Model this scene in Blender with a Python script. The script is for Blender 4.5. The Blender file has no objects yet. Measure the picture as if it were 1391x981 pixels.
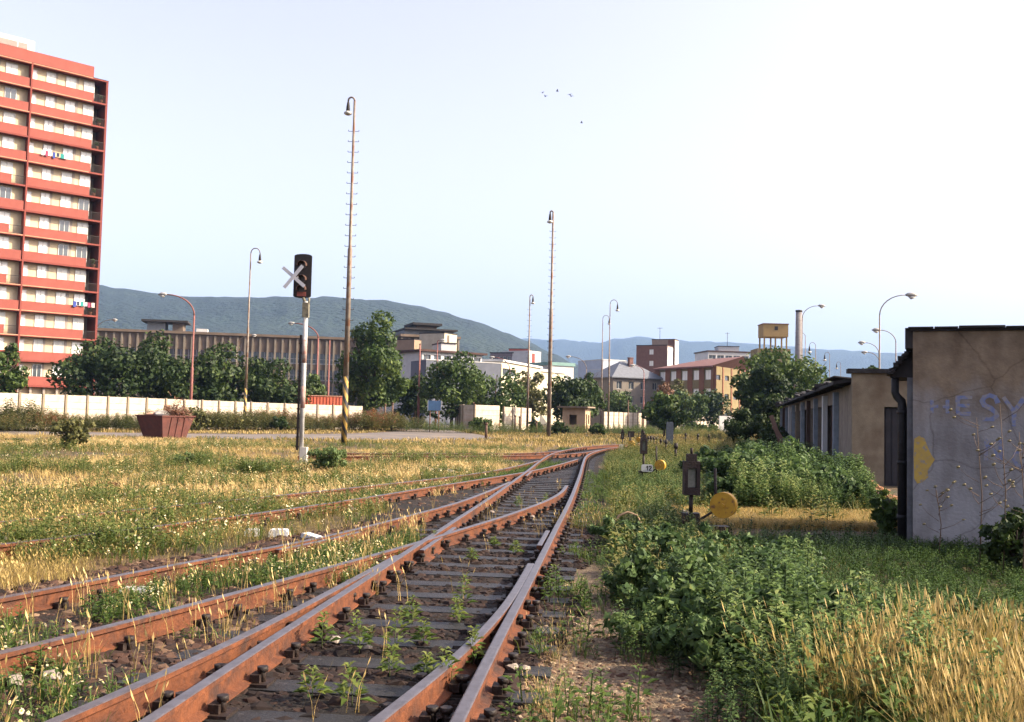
import bpy, math, random
import numpy as np
from mathutils import Matrix, Vector
rad = math.radians
random.seed(7)
RS = np.random.RandomState(7)
scene = bpy.context.scene
COL = scene.collection

# ---------------------------------------------------------------- camera
F, CX, CY, H = 1352.0, 695.5, 490.5, 1.65
PIT, ROL = math.atan(74.5 / F), rad(1.3)
cp, sp, cr, sr = math.cos(PIT), math.sin(PIT), math.cos(ROL), math.sin(ROL)
cam = bpy.data.cameras.new('camera')
cam.sensor_width = 36; cam.lens = 36 * F / 1391.0
cam.clip_start = 0.1; cam.clip_end = 40000
co = bpy.data.objects.new('camera', cam); COL.objects.link(co)
m = Matrix(((cr, -sr, 0, 0), (-sr * sp, -cr * sp, -cp, 0), (sr * cp, cr * cp, -sp, 0), (0, 0, 0, 1)))
m.translation = Vector((0, 0, H))
co.matrix_world = m
scene.camera = co

# ---------------------------------------------------------------- light
SUN_AZ, SUN_EL = rad(94), rad(33)      # azimuth clockwise from +Y
w = bpy.data.worlds.new('World'); scene.world = w; w.use_nodes = True
nt = w.node_tree; bg = nt.nodes['Background']
sky = nt.nodes.new('ShaderNodeTexSky'); sky.sky_type = 'NISHITA'; sky.sun_disc = False
sky.sun_elevation = SUN_EL; sky.sun_rotation = SUN_AZ
sky.air_density = 1.0; sky.dust_density = 5.0; sky.ozone_density = 1.2
hs_ = nt.nodes.new('ShaderNodeHueSaturation'); hs_.inputs['Saturation'].default_value = .52; hs_.inputs['Hue'].default_value = .52
nt.links.new(sky.outputs[0], hs_.inputs['Color']); tn_ = nt.nodes.new('ShaderNodeMixRGB'); tn_.blend_type = 'MULTIPLY'; tn_.inputs[0].default_value = 1; tn_.inputs[2].default_value = (1.03, .965, 1.0, 1)
nt.links.new(hs_.outputs[0], tn_.inputs[1]); nt.links.new(tn_.outputs[0], bg.inputs[0]); bg.inputs[1].default_value = 0.15
sl = bpy.data.lights.new('sun', 'SUN'); sl.energy = 4.8; sl.angle = rad(0.5); sl.color = (1.0, 0.84, 0.60)
so = bpy.data.objects.new('sun', sl); COL.objects.link(so)
sdir = Vector((math.sin(SUN_AZ) * math.cos(SUN_EL), math.cos(SUN_AZ) * math.cos(SUN_EL), math.sin(SUN_EL)))
so.rotation_euler = sdir.to_track_quat('Z', 'Y').to_euler()
so.location = (60, -10, 60)
vs = scene.view_settings
vs.view_transform = 'Standard'; vs.look = 'None'; vs.exposure = 1.4; vs.gamma = 1.0; vs.use_curve_mapping = False
scene.render.engine = 'CYCLES'
cy = scene.cycles
cy.use_denoising = True
cy.max_bounces = 6; cy.diffuse_bounces = 2; cy.glossy_bounces = 2; cy.transmission_bounces = 3; cy.volume_bounces = 0
cy.transparent_max_bounces = 8
cy.caustics_reflective = False; cy.caustics_refractive = False

# ---------------------------------------------------------------- helpers
def ray(x, y):
    a = (x - CX) / F; b = -(y - CY) / F
    a2 = a * cr - b * sr; b2 = a * sr + b * cr
    return (a2, cp - b2 * sp, sp + b2 * cp)
def W(px, py, Y):
    d = ray(px, py); t = Y / d[1]
    return Vector((d[0] * t, Y, H + d[2] * t))
def HOR(px): return 565 + 0.0227 * (px - 695.5)

def tag(o, label=None, cat=None, group=None, kind=None):
    if label: o['label'] = label
    if cat: o['category'] = cat
    if group: o['group'] = group
    if kind: o['kind'] = kind
    return o
def thing(name, label, cat, loc=(0, 0, 0), rz=0, group=None):
    o = bpy.data.objects.new(name, None); COL.objects.link(o)
    o.empty_display_size = 0.3
    o.location = loc; o.rotation_euler = (0, 0, rz)
    return tag(o, label, cat, group)
def link(name, me, parent=None, loc=(0, 0, 0), rz=0):
    o = bpy.data.objects.new(name, me); COL.objects.link(o)
    o.location = loc; o.rotation_euler = (0, 0, rz)
    if parent: o.parent = parent
    return o
def copy_tree(o, parent=None):
    c = o.copy(); COL.objects.link(c)
    if parent: c.parent = parent
    for ch in list(o.children): copy_tree(ch, c)
    return c

class MB:
    def __init__(s): s.v = []; s.f = []; s.m = []; s.mi = 0; s.sm = []
    def add(s, vs_, fs, smooth=False):
        b = len(s.v); s.v += [tuple(p) for p in vs_]
        for f in fs: s.f.append([b + i for i in f]); s.m.append(s.mi); s.sm.append(smooth)
        return s
    def box(s, x0, x1, y0, y1, z0, z1):
        v = [(x, y, z) for z in (z0, z1) for y in (y0, y1) for x in (x0, x1)]
        return s.add(v, [(0, 2, 3, 1), (4, 5, 7, 6), (0, 1, 5, 4), (2, 6, 7, 3), (0, 4, 6, 2), (1, 3, 7, 5)])
    def obox(s, c, size, rz=0, tilt=0, ry=0):
        M = Matrix.Translation(c) @ Matrix.Rotation(rz, 4, 'Z') @ Matrix.Rotation(tilt, 4, 'X') @ Matrix.Rotation(ry, 4, 'Y')
        h = [k / 2 for k in size]
        v = [M @ Vector((x * h[0], y * h[1], z * h[2])) for z in (-1, 1) for y in (-1, 1) for x in (-1, 1)]
        return s.add(v, [(0, 2, 3, 1), (4, 5, 7, 6), (0, 1, 5, 4), (2, 6, 7, 3), (0, 4, 6, 2), (1, 3, 7, 5)])
    def tube(s, pts, rs, n=10, cap=True):
        pts = [Vector(p) for p in pts]
        if not hasattr(rs, '__len__'): rs = [rs] * len(pts)
        vs_ = []; up = None
        for i, p in enumerate(pts):
            t = (pts[min(i + 1, len(pts) - 1)] - pts[max(i - 1, 0)])
            if t.length < 1e-9: t = Vector((0, 0, 1))
            t.normalize()
            if up is None: up = Vector((1, 0, 0)) if abs(t.x) < 0.9 else Vector((0, 1, 0))
            a = (up - t * up.dot(t)).normalized(); b = t.cross(a); up = a
            for k in range(n):
                an = 2 * math.pi * k / n
                vs_.append(p + (a * math.cos(an) + b * math.sin(an)) * rs[i])
        fs = []
        for i in range(len(pts) - 1):
            for k in range(n):
                k2 = (k + 1) % n
                fs.append((i * n + k, i * n + k2, (i + 1) * n + k2, (i + 1) * n + k))
        s.add(vs_, fs, True)
        if cap:
            b0 = len(s.v) - n * len(pts)
            s.f.append([b0 + k for k in range(n)][::-1]); s.m.append(s.mi); s.sm.append(False)
            b1 = len(s.v) - n
            s.f.append([b1 + k for k in range(n)]); s.m.append(s.mi); s.sm.append(False)
        return s
    def lathe(s, c, prof, n=14):
        return s.tube([(c[0], c[1], c[2] + z) for r, z in prof], [r for r, z in prof], n)
    def prism(s, poly, y0, y1):            # polygon in xz, extruded along y
        n = len(poly)
        v = [(p[0], y0, p[1]) for p in poly] + [(p[0], y1, p[1]) for p in poly]
        fs = [tuple(range(n)), tuple(range(2 * n - 1, n - 1, -1))]
        for i in range(n): fs.append((i, i + n, (i + 1) % n + n, (i + 1) % n))
        return s.add(v, fs)
    def rock(s, c, r, seed=0, flat=0.7):
        rnd = random.Random(seed)
        t = (1 + 5 ** .5) / 2
        V = [(-1, t, 0), (1, t, 0), (-1, -t, 0), (1, -t, 0), (0, -1, t), (0, 1, t), (0, -1, -t), (0, 1, -t), (t, 0, -1), (t, 0, 1), (-t, 0, -1), (-t, 0, 1)]
        Fc = [(0, 11, 5), (0, 5, 1), (0, 1, 7), (0, 7, 10), (0, 10, 11), (1, 5, 9), (5, 11, 4), (11, 10, 2), (10, 7, 6), (7, 1, 8), (3, 9, 4), (3, 4, 2), (3, 2, 6), (3, 6, 8), (3, 8, 9), (4, 9, 5), (2, 4, 11), (6, 2, 10), (8, 6, 7), (9, 8, 1)]
        vv = []
        for p in V:
            k = r / 1.9 * rnd.uniform(.7, 1.15)
            vv.append((c[0] + p[0] * k * 1.15, c[1] + p[1] * k, c[2] + p[2] * k * flat))
        return s.add(vv, Fc)
    def mesh(s, name, mats):
        me = bpy.data.meshes.new(name)
        me.from_pydata(s.v, [], s.f)
        if not isinstance(mats, (list, tuple)): mats = [mats]
        for mt in mats: me.materials.append(mt)
        me.polygons.foreach_set('material_index', s.m)
        me.polygons.foreach_set('use_smooth', s.sm)
        me.update(); return me
    def build(s, name, mats, parent=None, loc=(0, 0, 0), rz=0):
        return link(name, s.mesh(name, mats), parent, loc, rz)

def wall(mb, L, Hh, ops, t=0.3, y=0.0, M=None):
    """front wall in x 0..L, z 0..Hh, outside face at y, thickness t into +y, with real openings"""
    us = sorted({0.0, L} | {o[0] for o in ops} | {o[1] for o in ops})
    vs2 = sorted({0.0, Hh} | {o[2] for o in ops} | {o[3] for o in ops})
    us = [u for u in us if 0 <= u <= L]; vs2 = [v for v in vs2 if 0 <= v <= Hh]
    sub = MB()
    def hole(u, v): return any(o[0] < u < o[1] and o[2] < v < o[3] for o in ops)
    nu, nv = len(us) - 1, len(vs2) - 1
    g = [[not hole((us[i] + us[i + 1]) / 2, (vs2[j] + vs2[j + 1]) / 2) for j in range(nv)] for i in range(nu)]
    for i in range(nu):
        for j in range(nv):
            if not g[i][j]: continue
            a, b, c, d = us[i], us[i + 1], vs2[j], vs2[j + 1]
            y1 = y + t
            sub.add([(a, y, c), (b, y, c), (b, y, d), (a, y, d)], [(0, 1, 2, 3)])
            sub.add([(a, y1, c), (b, y1, c), (b, y1, d), (a, y1, d)], [(3, 2, 1, 0)])
            if i == 0 or not g[i - 1][j]: sub.add([(a, y, c), (a, y1, c), (a, y1, d), (a, y, d)], [(3, 2, 1, 0)])
            if i == nu - 1 or not g[i + 1][j]: sub.add([(b, y, c), (b, y1, c), (b, y1, d), (b, y, d)], [(0, 1, 2, 3)])
            if j == 0 or not g[i][j - 1]: sub.add([(a, y, c), (b, y, c), (b, y1, c), (a, y1, c)], [(3, 2, 1, 0)])
            if j == nv - 1 or not g[i][j + 1]: sub.add([(a, y, d), (b, y, d), (b, y1, d), (a, y1, d)], [(0, 1, 2, 3)])
    v = sub.v if M is None else [tuple(M @ Vector(p)) for p in sub.v]
    mb.add(v, sub.f)

# ---------------------------------------------------------------- materials
ALB = .72   # overall trim of the measured surface colours
MATS = {}
def newmat(name):
    mt = bpy.data.materials.new(name); mt.use_nodes = True
    return mt, mt.node_tree, mt.node_tree.nodes['Principled BSDF']
def mat(name, c1, c2=None, scale=3.0, rough=0.8, metal=0.0, bump=0.0, bscale=None, c3=None, s3=0.6, t3=(0.5, 0.62), spec=0.3, stretch=(1, 1, 1), detail=6):
    if name in MATS: return MATS[name]
    c1 = tuple(k * ALB for k in c1); c2 = tuple(k * ALB for k in c2) if c2 else None; c3 = tuple(k * ALB for k in c3) if c3 else None
    mt, nt, b = newmat(name); N, Lk = nt.nodes, nt.links
    b.inputs['Roughness'].default_value = rough; b.inputs['Metallic'].default_value = metal
    b.inputs['Specular IOR Level'].default_value = spec
    tc = N.new('ShaderNodeTexCoord'); mp = N.new('ShaderNodeMapping'); mp.inputs['Scale'].default_value = stretch
    Lk.new(tc.outputs['Object'], mp.inputs[0])
    if c2 is None: c2 = tuple(k * 0.75 for k in c1)
    n1 = N.new('ShaderNodeTexNoise'); n1.inputs['Scale'].default_value = scale; n1.inputs['Detail'].default_value = detail; n1.inputs['Roughness'].default_value = .65
    Lk.new(mp.outputs[0], n1.inputs[0])
    r1 = N.new('ShaderNodeValToRGB'); r1.color_ramp.elements[0].position = .35; r1.color_ramp.elements[1].position = .68
    r1.color_ramp.elements[0].color = (*c2, 1); r1.color_ramp.elements[1].color = (*c1, 1)
    Lk.new(n1.outputs[0], r1.inputs[0]); out = r1.outputs[0]
    if c3:
        n3 = N.new('ShaderNodeTexNoise'); n3.inputs['Scale'].default_value = s3; n3.inputs['Detail'].default_value = 5
        Lk.new(mp.outputs[0], n3.inputs[0])
        r3 = N.new('ShaderNodeValToRGB'); r3.color_ramp.elements[0].position = t3[0]; r3.color_ramp.elements[1].position = t3[1]
        Lk.new(n3.outputs[0], r3.inputs[0])
        mx = N.new('ShaderNodeMixRGB'); mx.inputs[2].default_value = (*c3, 1)
        Lk.new(r3.outputs[0], mx.inputs[0]); Lk.new(out, mx.inputs[1]); out = mx.outputs[0]
    Lk.new(out, b.inputs['Base Color'])
    if bump:
        nb = N.new('ShaderNodeTexNoise'); nb.inputs['Scale'].default_value = bscale or scale * 4; nb.inputs['Detail'].default_value = 6
        Lk.new(mp.outputs[0], nb.inputs[0])
        bp = N.new('ShaderNodeBump'); bp.inputs['Strength'].default_value = bump; bp.inputs['Distance'].default_value = .03
        Lk.new(nb.outputs[0], bp.inputs['Height']); Lk.new(bp.outputs[0], b.inputs['Normal'])
    MATS[name] = mt; return mt
def leafmat(name, stops, transl=0.3, rough=0.6):
    """colour by the per-point attribute v; leaves let some light through"""
    if name in MATS: return MATS[name]
    mt, nt, b = newmat(name); N, Lk = nt.nodes, nt.links
    at = N.new('ShaderNodeAttribute'); at.attribute_name = 'v'
    r = N.new('ShaderNodeValToRGB'); cr_ = r.color_ramp
    for i, (p, c) in enumerate(stops):
        e = cr_.elements[i] if i < 2 else cr_.elements.new(p)
        e.position = p; e.color = (*[k * ALB * 1.28 for k in c], 1)
    Lk.new(at.outputs['Fac'], r.inputs[0])
    b.inputs['Roughness'].default_value = rough; b.inputs['Specular IOR Level'].default_value = .25
    Lk.new(r.outputs[0], b.inputs['Base Color'])
    tr = N.new('ShaderNodeBsdfTranslucent'); Lk.new(r.outputs[0], tr.inputs[0])
    mx = N.new('ShaderNodeMixShader'); mx.inputs[0].default_value = transl
    Lk.new(b.outputs[0], mx.inputs[1]); Lk.new(tr.outputs[0], mx.inputs[2])
    Lk.new(mx.outputs[0], N['Material Output'].inputs[0])
    MATS[name] = mt; return mt
def glass(name, c=(0.05, 0.06, 0.07), rough=0.12):
    if name in MATS: return MATS[name]
    mt, nt, b = newmat(name); b.inputs['Base Color'].default_value = (*c, 1)
    b.inputs['Roughness'].default_value = rough; b.inputs['Specular IOR Level'].default_value = .8
    MATS[name] = mt; return mt

rust = mat('rust', (.19, .060, .021), (.085, .028, .013), 9, .8, bump=.3, c3=(.05, .024, .018), s3=5, t3=(.50, .70))
railtop = mat('rail_top', (.17, .15, .16), (.10, .08, .08), 14, .36, .5, stretch=(1, 1, 1))
darkwood = mat('sleeper_wood', (.016, .012, .011), (.006, .005, .0045), 7, .5, bump=.8, stretch=(1, 5, 3), c3=(.055, .045, .045), s3=2.5, t3=(.55, .75), spec=.5)
iron = mat('dark_iron', (.035, .02, .015), (.012, .008, .007), 12, .6, bump=.3)
plaster_grey = mat('grey_plaster', (.19, .18, .175), (.13, .12, .115), 4, .95, bump=.5, bscale=60, c3=(.15, .105, .075), s3=.7, t3=(.42, .66))
plaster_beige = mat('beige_plaster', (.32, .25, .17), (.21, .165, .11), 3, .95, bump=.4, bscale=40, c3=(.12, .075, .045), s3=.9, t3=(.5, .75))
concrete = mat('concrete', (.40, .37, .33), (.27, .25, .22), 2.5, .9, bump=.3)
fence_conc = mat('fence_concrete', (.66, .58, .47), (.46, .38, .29), 1.5, .92, bump=.25, bscale=14, c3=(.40, .27, .16), s3=.35, t3=(.56, .70))
white_paint = mat('white_paint', (.78, .77, .74), (.62, .60, .56), 2, .7)
white_wall = mat('white_wall', (.70, .69, .67), (.58, .57, .55), .6, .9)
yellow_paint = mat('yellow_paint', (.62, .34, .025), (.46, .24, .02), 6, .5, c3=(.20, .09, .03), s3=14, t3=(.56, .7))
pole_grey = mat('pole_steel', (.30, .25, .20), (.19, .15, .12), 5, .6, .2, c3=(.20, .10, .06), s3=2)
pole_red = mat('pole_red', (.30, .115, .095), (.22, .085, .07), 3, .7)
tar = mat('tar_roofing', (.05, .045, .045), (.025, .02, .02), 4, .9, bump=.6, bscale=10)
red_panel = mat('red_panel', (.33, .085, .062), (.28, .068, .05), .7, .75)
red_edge = mat('red_edge', (.27, .06, .042), (.21, .045, .035), .8, .8)
tan_edge = mat('tan_edge', (.62, .36, .22), (.5, .26, .16), .9, .8)
cream = mat('cream_panel', (.72, .60, .40), (.62, .50, .33), .8, .8)
loggia = mat('loggia_wall', (.42, .36, .31), (.34, .29, .25), .8, .9)
glz = glass('window_glass')
glz_pale = glass('curtained_glass', (.72, .72, .68), .4)

def stripes_mat(name, ca, cb, freq, slant=0.0):
    if name in MATS: return MATS[name]
    mt, nt, b = newmat(name); N, Lk = nt.nodes, nt.links
    tc = N.new('ShaderNodeTexCoord'); sx = N.new('ShaderNodeSeparateXYZ'); Lk.new(tc.outputs['Object'], sx.inputs[0])
    m1 = N.new('ShaderNodeMath'); m1.operation = 'MULTIPLY_ADD'; m1.inputs[1].default_value = slant
    Lk.new(sx.outputs[0], m1.inputs[0]); Lk.new(sx.outputs[2], m1.inputs[2])
    m2 = N.new('ShaderNodeMath'); m2.operation = 'MULTIPLY'; m2.inputs[1].default_value = freq; Lk.new(m1.outputs[0], m2.inputs[0])
    m3 = N.new('ShaderNodeMath'); m3.operation = 'FRACT'; Lk.new(m2.outputs[0], m3.inputs[0])
    m4 = N.new('ShaderNodeMath'); m4.operation = 'GREATER_THAN'; m4.inputs[1].default_value = .5; Lk.new(m3.outputs[0], m4.inputs[0])
    no = N.new('ShaderNodeTexNoise'); no.inputs['Scale'].default_value = 9; Lk.new(tc.outputs['Object'], no.inputs[0])
    mx = N.new('ShaderNodeMixRGB'); mx.inputs[1].default_value = (*ca, 1); mx.inputs[2].default_value = (*cb, 1); Lk.new(m4.outputs[0], mx.inputs[0])
    mx2 = N.new('ShaderNodeMixRGB'); mx2.blend_type = 'MULTIPLY'; mx2.inputs[0].default_value = .6; Lk.new(mx.outputs[0], mx2.inputs[1]); Lk.new(no.outputs[0], mx2.inputs[2])
    Lk.new(mx2.outputs[0], b.inputs['Base Color']); b.inputs['Roughness'].default_value = .7
    MATS[name] = mt; return mt

# ---------------------------------------------------------------- noise + quad meshes
def vnoise(x, y, s, seed=0):
    x = np.asarray(x) / s + seed * 17.3; y = np.asarray(y) / s + seed * 9.1
    xi = np.floor(x).astype(np.int64); yi = np.floor(y).astype(np.int64)
    fx = x - xi; fy = y - yi; fx = fx * fx * (3 - 2 * fx); fy = fy * fy * (3 - 2 * fy)
    def h(a, b):
        n = (a * 374761393 + b * 668265263 + seed * 1274126177) & 0x7fffffff
        n = ((n ^ (n >> 13)) * 1274126177) & 0x7fffffff
        return ((n ^ (n >> 16)) & 0xffff) / 65535.0
    return (h(xi, yi) * (1 - fx) + h(xi + 1, yi) * fx) * (1 - fy) + (h(xi, yi + 1) * (1 - fx) + h(xi + 1, yi + 1) * fx) * fy
def qmesh(name, V, vals, mats, mi=None):
    """V: (n,k,3) faces of k corners; vals: (n,)"""
    V = np.ascontiguousarray(V, dtype=np.float32); n, k = V.shape[:2]
    me = bpy.data.meshes.new(name)
    me.vertices.add(n * k); me.vertices.foreach_set('co', V.reshape(-1))
    me.loops.add(n * k); me.loops.foreach_set('vertex_index', np.arange(n * k, dtype=np.int32))
    me.polygons.add(n); me.polygons.foreach_set('loop_start', np.arange(0, n * k, k, dtype=np.int32))
    try: me.polygons.foreach_set('loop_total', np.full(n, k, dtype=np.int32))
    except Exception: pass
    if not isinstance(mats, (list, tuple)): mats = [mats]
    for mt in mats: me.materials.append(mt)
    if mi is not None: me.polygons.foreach_set('material_index', np.asarray(mi, dtype=np.int32))
    a = me.attributes.new('v', 'FLOAT', 'POINT')
    a.data.foreach_set('value', np.repeat(np.asarray(vals, dtype=np.float32), k))
    me.update(calc_edges=True); return me

def T_tuft(n, h, w, spread, lean, v0, v1, seed, head=False):
    """grass tuft: returns quads, vals"""
    r = np.random.RandomState(seed); Q = []; Vv = []
    for i in range(n):
        a = r.uniform(0, 6.283); p = np.array([r.normal(0, spread), r.normal(0, spread), 0])
        hh = h * r.uniform(.55, 1.1); ln = lean * r.uniform(.3, 1.3)
        d = np.array([math.cos(a), math.sin(a), 0]); t = np.array([-d[1], d[0], 0])
        ww = w * r.uniform(.7, 1.3)
        m_ = p + d * ln * hh * .35 + np.array([0, 0, hh * .6]); e = p + d * ln * hh + np.array([0, 0, hh])
        Q.append([p - t * ww, p + t * ww, m_ + t * ww * .8, m_ - t * ww * .8]); Q.append([m_ - t * ww * .8, m_ + t * ww * .8, e + t * ww * .15, e - t * ww * .15])
        v = r.uniform(v0, v1); Vv += [v, v]
        if head:
            e2 = e + d * .03 + np.array([0, 0, h * .2]); u = w * 2.6
            Q.append([e - t * u * .3, (e + e2) / 2 + t * u, e2, (e + e2) / 2 - t * u]); Vv.append(min(1, v + .15))
    return np.array(Q), np.array(Vv)
def T_weed(h, nl, ls, lw, seed, v0=.2, v1=.8, branch=0.0, droop=.3):
    """upright leafy weed: stem + pairs of pointed leaves"""
    r = np.random.RandomState(seed); Q = []; Vv = []
    lx, ly = r.normal(0, .08, 2) * h
    def stem(p0, p1, w_):
        p0 = np.array(p0); p1 = np.array(p1)
        for t in (np.array([w_, 0, 0]), np.array([0, w_, 0])):
            Q.append([p0 - t, p0 + t, p1 + t * .5, p1 - t * .5]); Vv.append(v0 * .8)
    stem((0, 0, 0), (lx, ly, h * .95), .006)
    for i in range(nl):
        f = (i + .6) / nl; f = .12 + .88 * f
        a = i * 2.4 + r.uniform(-.4, .4); z = h * f
        c = np.array([lx * f, ly * f, z]); d = np.array([math.cos(a), math.sin(a), 0]); t = np.array([-d[1], d[0], 0])
        s = ls * (1.15 - .65 * f) * r.uniform(.75, 1.25); off = branch * h * (1 - f) * r.uniform(.3, 1)
        c2 = c + d * off + np.array([0, 0, off * .5])
        up = np.array([0, 0, r.uniform(.0, .6)])
        tip = c2 + (d + up - np.array([0, 0, droop * r.uniform(0, 1)])) * s
        mid = c2 + (d * .45 + up * .5) * s
        Q.append([c2, mid + t * lw * s + np.array([0, 0, .01]), tip, mid - t * lw * s + np.array([0, 0, .01])]); Vv.append(np.clip(v0 + (v1 - v0) * (.35 * f + .65 * r.uniform()), 0, 1))
    return np.array(Q), np.array(Vv)
def T_cham(h, seed, nf=8, sz=.013):
    """chamomile: thin branching stems, feathery leaves, small white flower heads (material 1) with yellow middles (material 2)"""
    r = np.random.RandomState(seed); Q = []; Vv = []; M_ = []
    for i in range(nf):
        a = r.uniform(0, 6.283); rr = r.uniform(.1, .5) * h; hh = h * r.uniform(.6, 1.05)
        p = np.array([0, 0, 0.]); e = np.array([math.cos(a) * rr, math.sin(a) * rr, hh]); t = np.array([-math.sin(a), math.cos(a), 0]) * .0035
        mm = (p + e) / 2 + np.array([0, 0, h * .08])
        Q.append([p - t, p + t, mm + t, mm - t]); Q.append([mm - t, mm + t, e + t, e - t]); Vv += [r.uniform(.3, .7)] * 2; M_ += [0, 0]
        for k in range(4):
            f = r.uniform(.15, .85); c = p + (e - p) * f; b = r.uniform(0, 6.283); s = h * .14
            d = np.array([math.cos(b), math.sin(b), .5]); t2 = np.array([-d[1], d[0], 0]) * .15
            Q.append([c, c + (d * .5 + t2) * s, c + d * s, c + (d * .5 - t2) * s]); Vv.append(r.uniform(.2, .9)); M_.append(0)
        s = sz * r.uniform(.7, 1.3); tl = r.normal(0, .5, 2)
        ux = np.array([1, 0, tl[0]]); uy = np.array([0, 1, tl[1]])
        for rot in (0, .785):
            ca, sa = math.cos(rot), math.sin(rot); A = (ux * ca + uy * sa) * s; B = (uy * ca - ux * sa) * s
            Q.append([e + A + B, e - A + B, e - A - B, e + A - B] + np.array([0, 0, rot * .002])); Vv.append(r.uniform()); M_.append(1)
        A, B = ux * s * .4, uy * s * .4
        Q.append([e + A + B, e - A + B, e - A - B, e + A - B] + np.array([0, 0, .005])); Vv.append(.5); M_.append(2)
    return np.array(Q), np.array(Vv), np.array(M_)
def scatter(temps, pts, scale, zrot=None, z=0.0, vshift=None, rs=RS):
    """temps: list of (Q,v[,m]); pts (n,2). returns V, vals, mi"""
    n = len(pts); which = rs.randint(0, len(temps), n); an = rs.uniform(0, 6.283, n)
    out = []; ov = []; om = []
    for k, tp in enumerate(temps):
        ix = np.where(which == k)[0]
        if len(ix) == 0: continue
        Q = tp[0]; c, s = np.cos(an[ix]), np.sin(an[ix]); sc = scale[ix]
        X = Q[None, ..., 0] * c[:, None, None] - Q[None, ..., 1] * s[:, None, None]
        Y = Q[None, ..., 0] * s[:, None, None] + Q[None, ..., 1] * c[:, None, None]
        X = X * sc[:, None, None] + pts[ix, 0][:, None, None]; Y = Y * sc[:, None, None] + pts[ix, 1][:, None, None]
        Z = Q[None, ..., 2] * sc[:, None, None] + z
        out.append(np.stack([X, Y, Z], -1).reshape(-1, Q.shape[1], 3))
        vv = np.broadcast_to(tp[1][None], (len(ix), len(tp[1])))
        if vshift is not None: vv = np.clip(vv + vshift[ix][:, None], 0, 1)
        ov.append(vv.reshape(-1))
        mm = tp[2] if len(tp) > 2 else np.zeros(len(tp[1]), int)
        om.append(np.broadcast_to(mm[None], (len(ix), len(mm))).reshape(-1))
    return np.concatenate(out), np.concatenate(ov), np.concatenate(om)
def stuff(name, label, cat, V, vals, mats, mi=None):
    o = link(name, qmesh(name, V, vals, mats, mi)); return tag(o, label, cat, kind='stuff')

# ================================================================ SETTING
gm, nt, b = newmat('ground_soil'); N, Lk = nt.nodes, nt.links
tc = N.new('ShaderNodeTexCoord')
def nz(sc, det=6):
    n = N.new('ShaderNodeTexNoise'); n.inputs['Scale'].default_value = sc; n.inputs['Detail'].default_value = det; Lk.new(tc.outputs['Object'], n.inputs[0]); return n
n1, n2, n3 = nz(.35), nz(3.0), nz(30)
r1 = N.new('ShaderNodeValToRGB'); e = r1.color_ramp.elements
e[0].position = .38; e[0].color = (.036, .036, .013, 1); e[1].position = .6; e[1].color = (.125, .075, .032, 1)
Lk.new(n1.outputs[0], r1.inputs[0])
r2 = N.new('ShaderNodeValToRGB'); r2.color_ramp.elements[0].position = .3; r2.color_ramp.elements[1].position = .75
r2.color_ramp.elements[0].color = (.35, .3, .25, 1); r2.color_ramp.elements[1].color = (1.1, 1.0, .9, 1); Lk.new(n2.outputs[0], r2.inputs[0])
mx = N.new('ShaderNodeMixRGB'); mx.blend_type = 'MULTIPLY'; mx.inputs[0].default_value = .8; Lk.new(r1.outputs[0], mx.inputs[1]); Lk.new(r2.outputs[0], mx.inputs[2])
Lk.new(mx.outputs[0], b.inputs['Base Color']); b.inputs['Roughness'].default_value = .95
bp = N.new('ShaderNodeBump'); bp.inputs['Strength'].default_value = .7; bp.inputs['Distance'].default_value = .04; Lk.new(n3.outputs[0], bp.inputs['Height']); Lk.new(bp.outputs[0], b.inputs['Normal'])
MATS['ground_soil'] = gm
g = MB(); xs = [-9000, -2000, -300, -60, -15, 15, 60, 300, 2000, 9000]; ys = [-1400, -200, 0, 20, 60, 150, 500, 2000, 9300]
g.add([(x, y, 0) for y in ys for x in xs], [(j * 10 + i, j * 10 + i + 1, (j + 1) * 10 + i + 1, (j + 1) * 10 + i) for j in range(len(ys) - 1) for i in range(9)])
tag(g.build('ground', gm), kind='structure')

# hills
def hill(name, D, ridge, fr, mt, namp, seed, zbase=-1):
    px = np.array([p[0] for p in ridge], float); py = np.array([p[1] for p in ridge], float)
    X = np.arange(px[0], px[-1] + 1, 6); Yp = np.interp(X, px, py); R_ = []
    rows = 16; n = len(X)
    for j in range(rows + 5):
        for i in range(n):
            ang = (X[i] - CX) / F
            top = max(0.0, (HOR(X[i]) - Yp[i]) * D / F)
            if j <= rows:
                f = j / rows; d = D * (fr + (1 - fr) * f); hgt = top * (math.sin(f * math.pi / 2) ** 1.15)
            else:
                f = (j - rows) / 5; d = D * (1 + .35 * f); hgt = top * (1 - f) ** 1.2
            nn = (vnoise(ang * D, d * 1.0, namp * 9, seed) - .5) * namp * 2.2 * min(1, hgt / 40)
            big = (vnoise(ang * D, d, D * .09, seed + 3) - .5) * top * .10 * math.sin(min(1, j / rows) * math.pi)
            R_.append((ang * d, d, hgt + nn + big + zbase))
    tot = rows + 5
    fs = [(j * n + i, j * n + i + 1, (j + 1) * n + i + 1, (j + 1) * n + i) for j in range(tot - 1) for i in range(n - 1)]
    h = MB(); h.add(R_, fs, True); o = h.build(name, mt); tag(o, kind='structure'); return o
forest = mat('forest_slope', (.016, .032, .024), (.007, .016, .014), .02, .95, bump=1.0, bscale=.09, c3=(.028, .045, .025), s3=.004, t3=(.5, .75))
MATS['forest_slope'].node_tree.nodes['Bump'].inputs['Distance'].default_value = 14
hill('hill', 2300, [(-700, 440), (-300, 410), (0, 400), (135, 398), (200, 406), (300, 408), (400, 409), (450, 411), (520, 413), (560, 419), (620, 434), (670, 452), (700, 462), (760, 490), (860, 530), (960, 575)], .45, forest, 3.2, 1)
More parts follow.
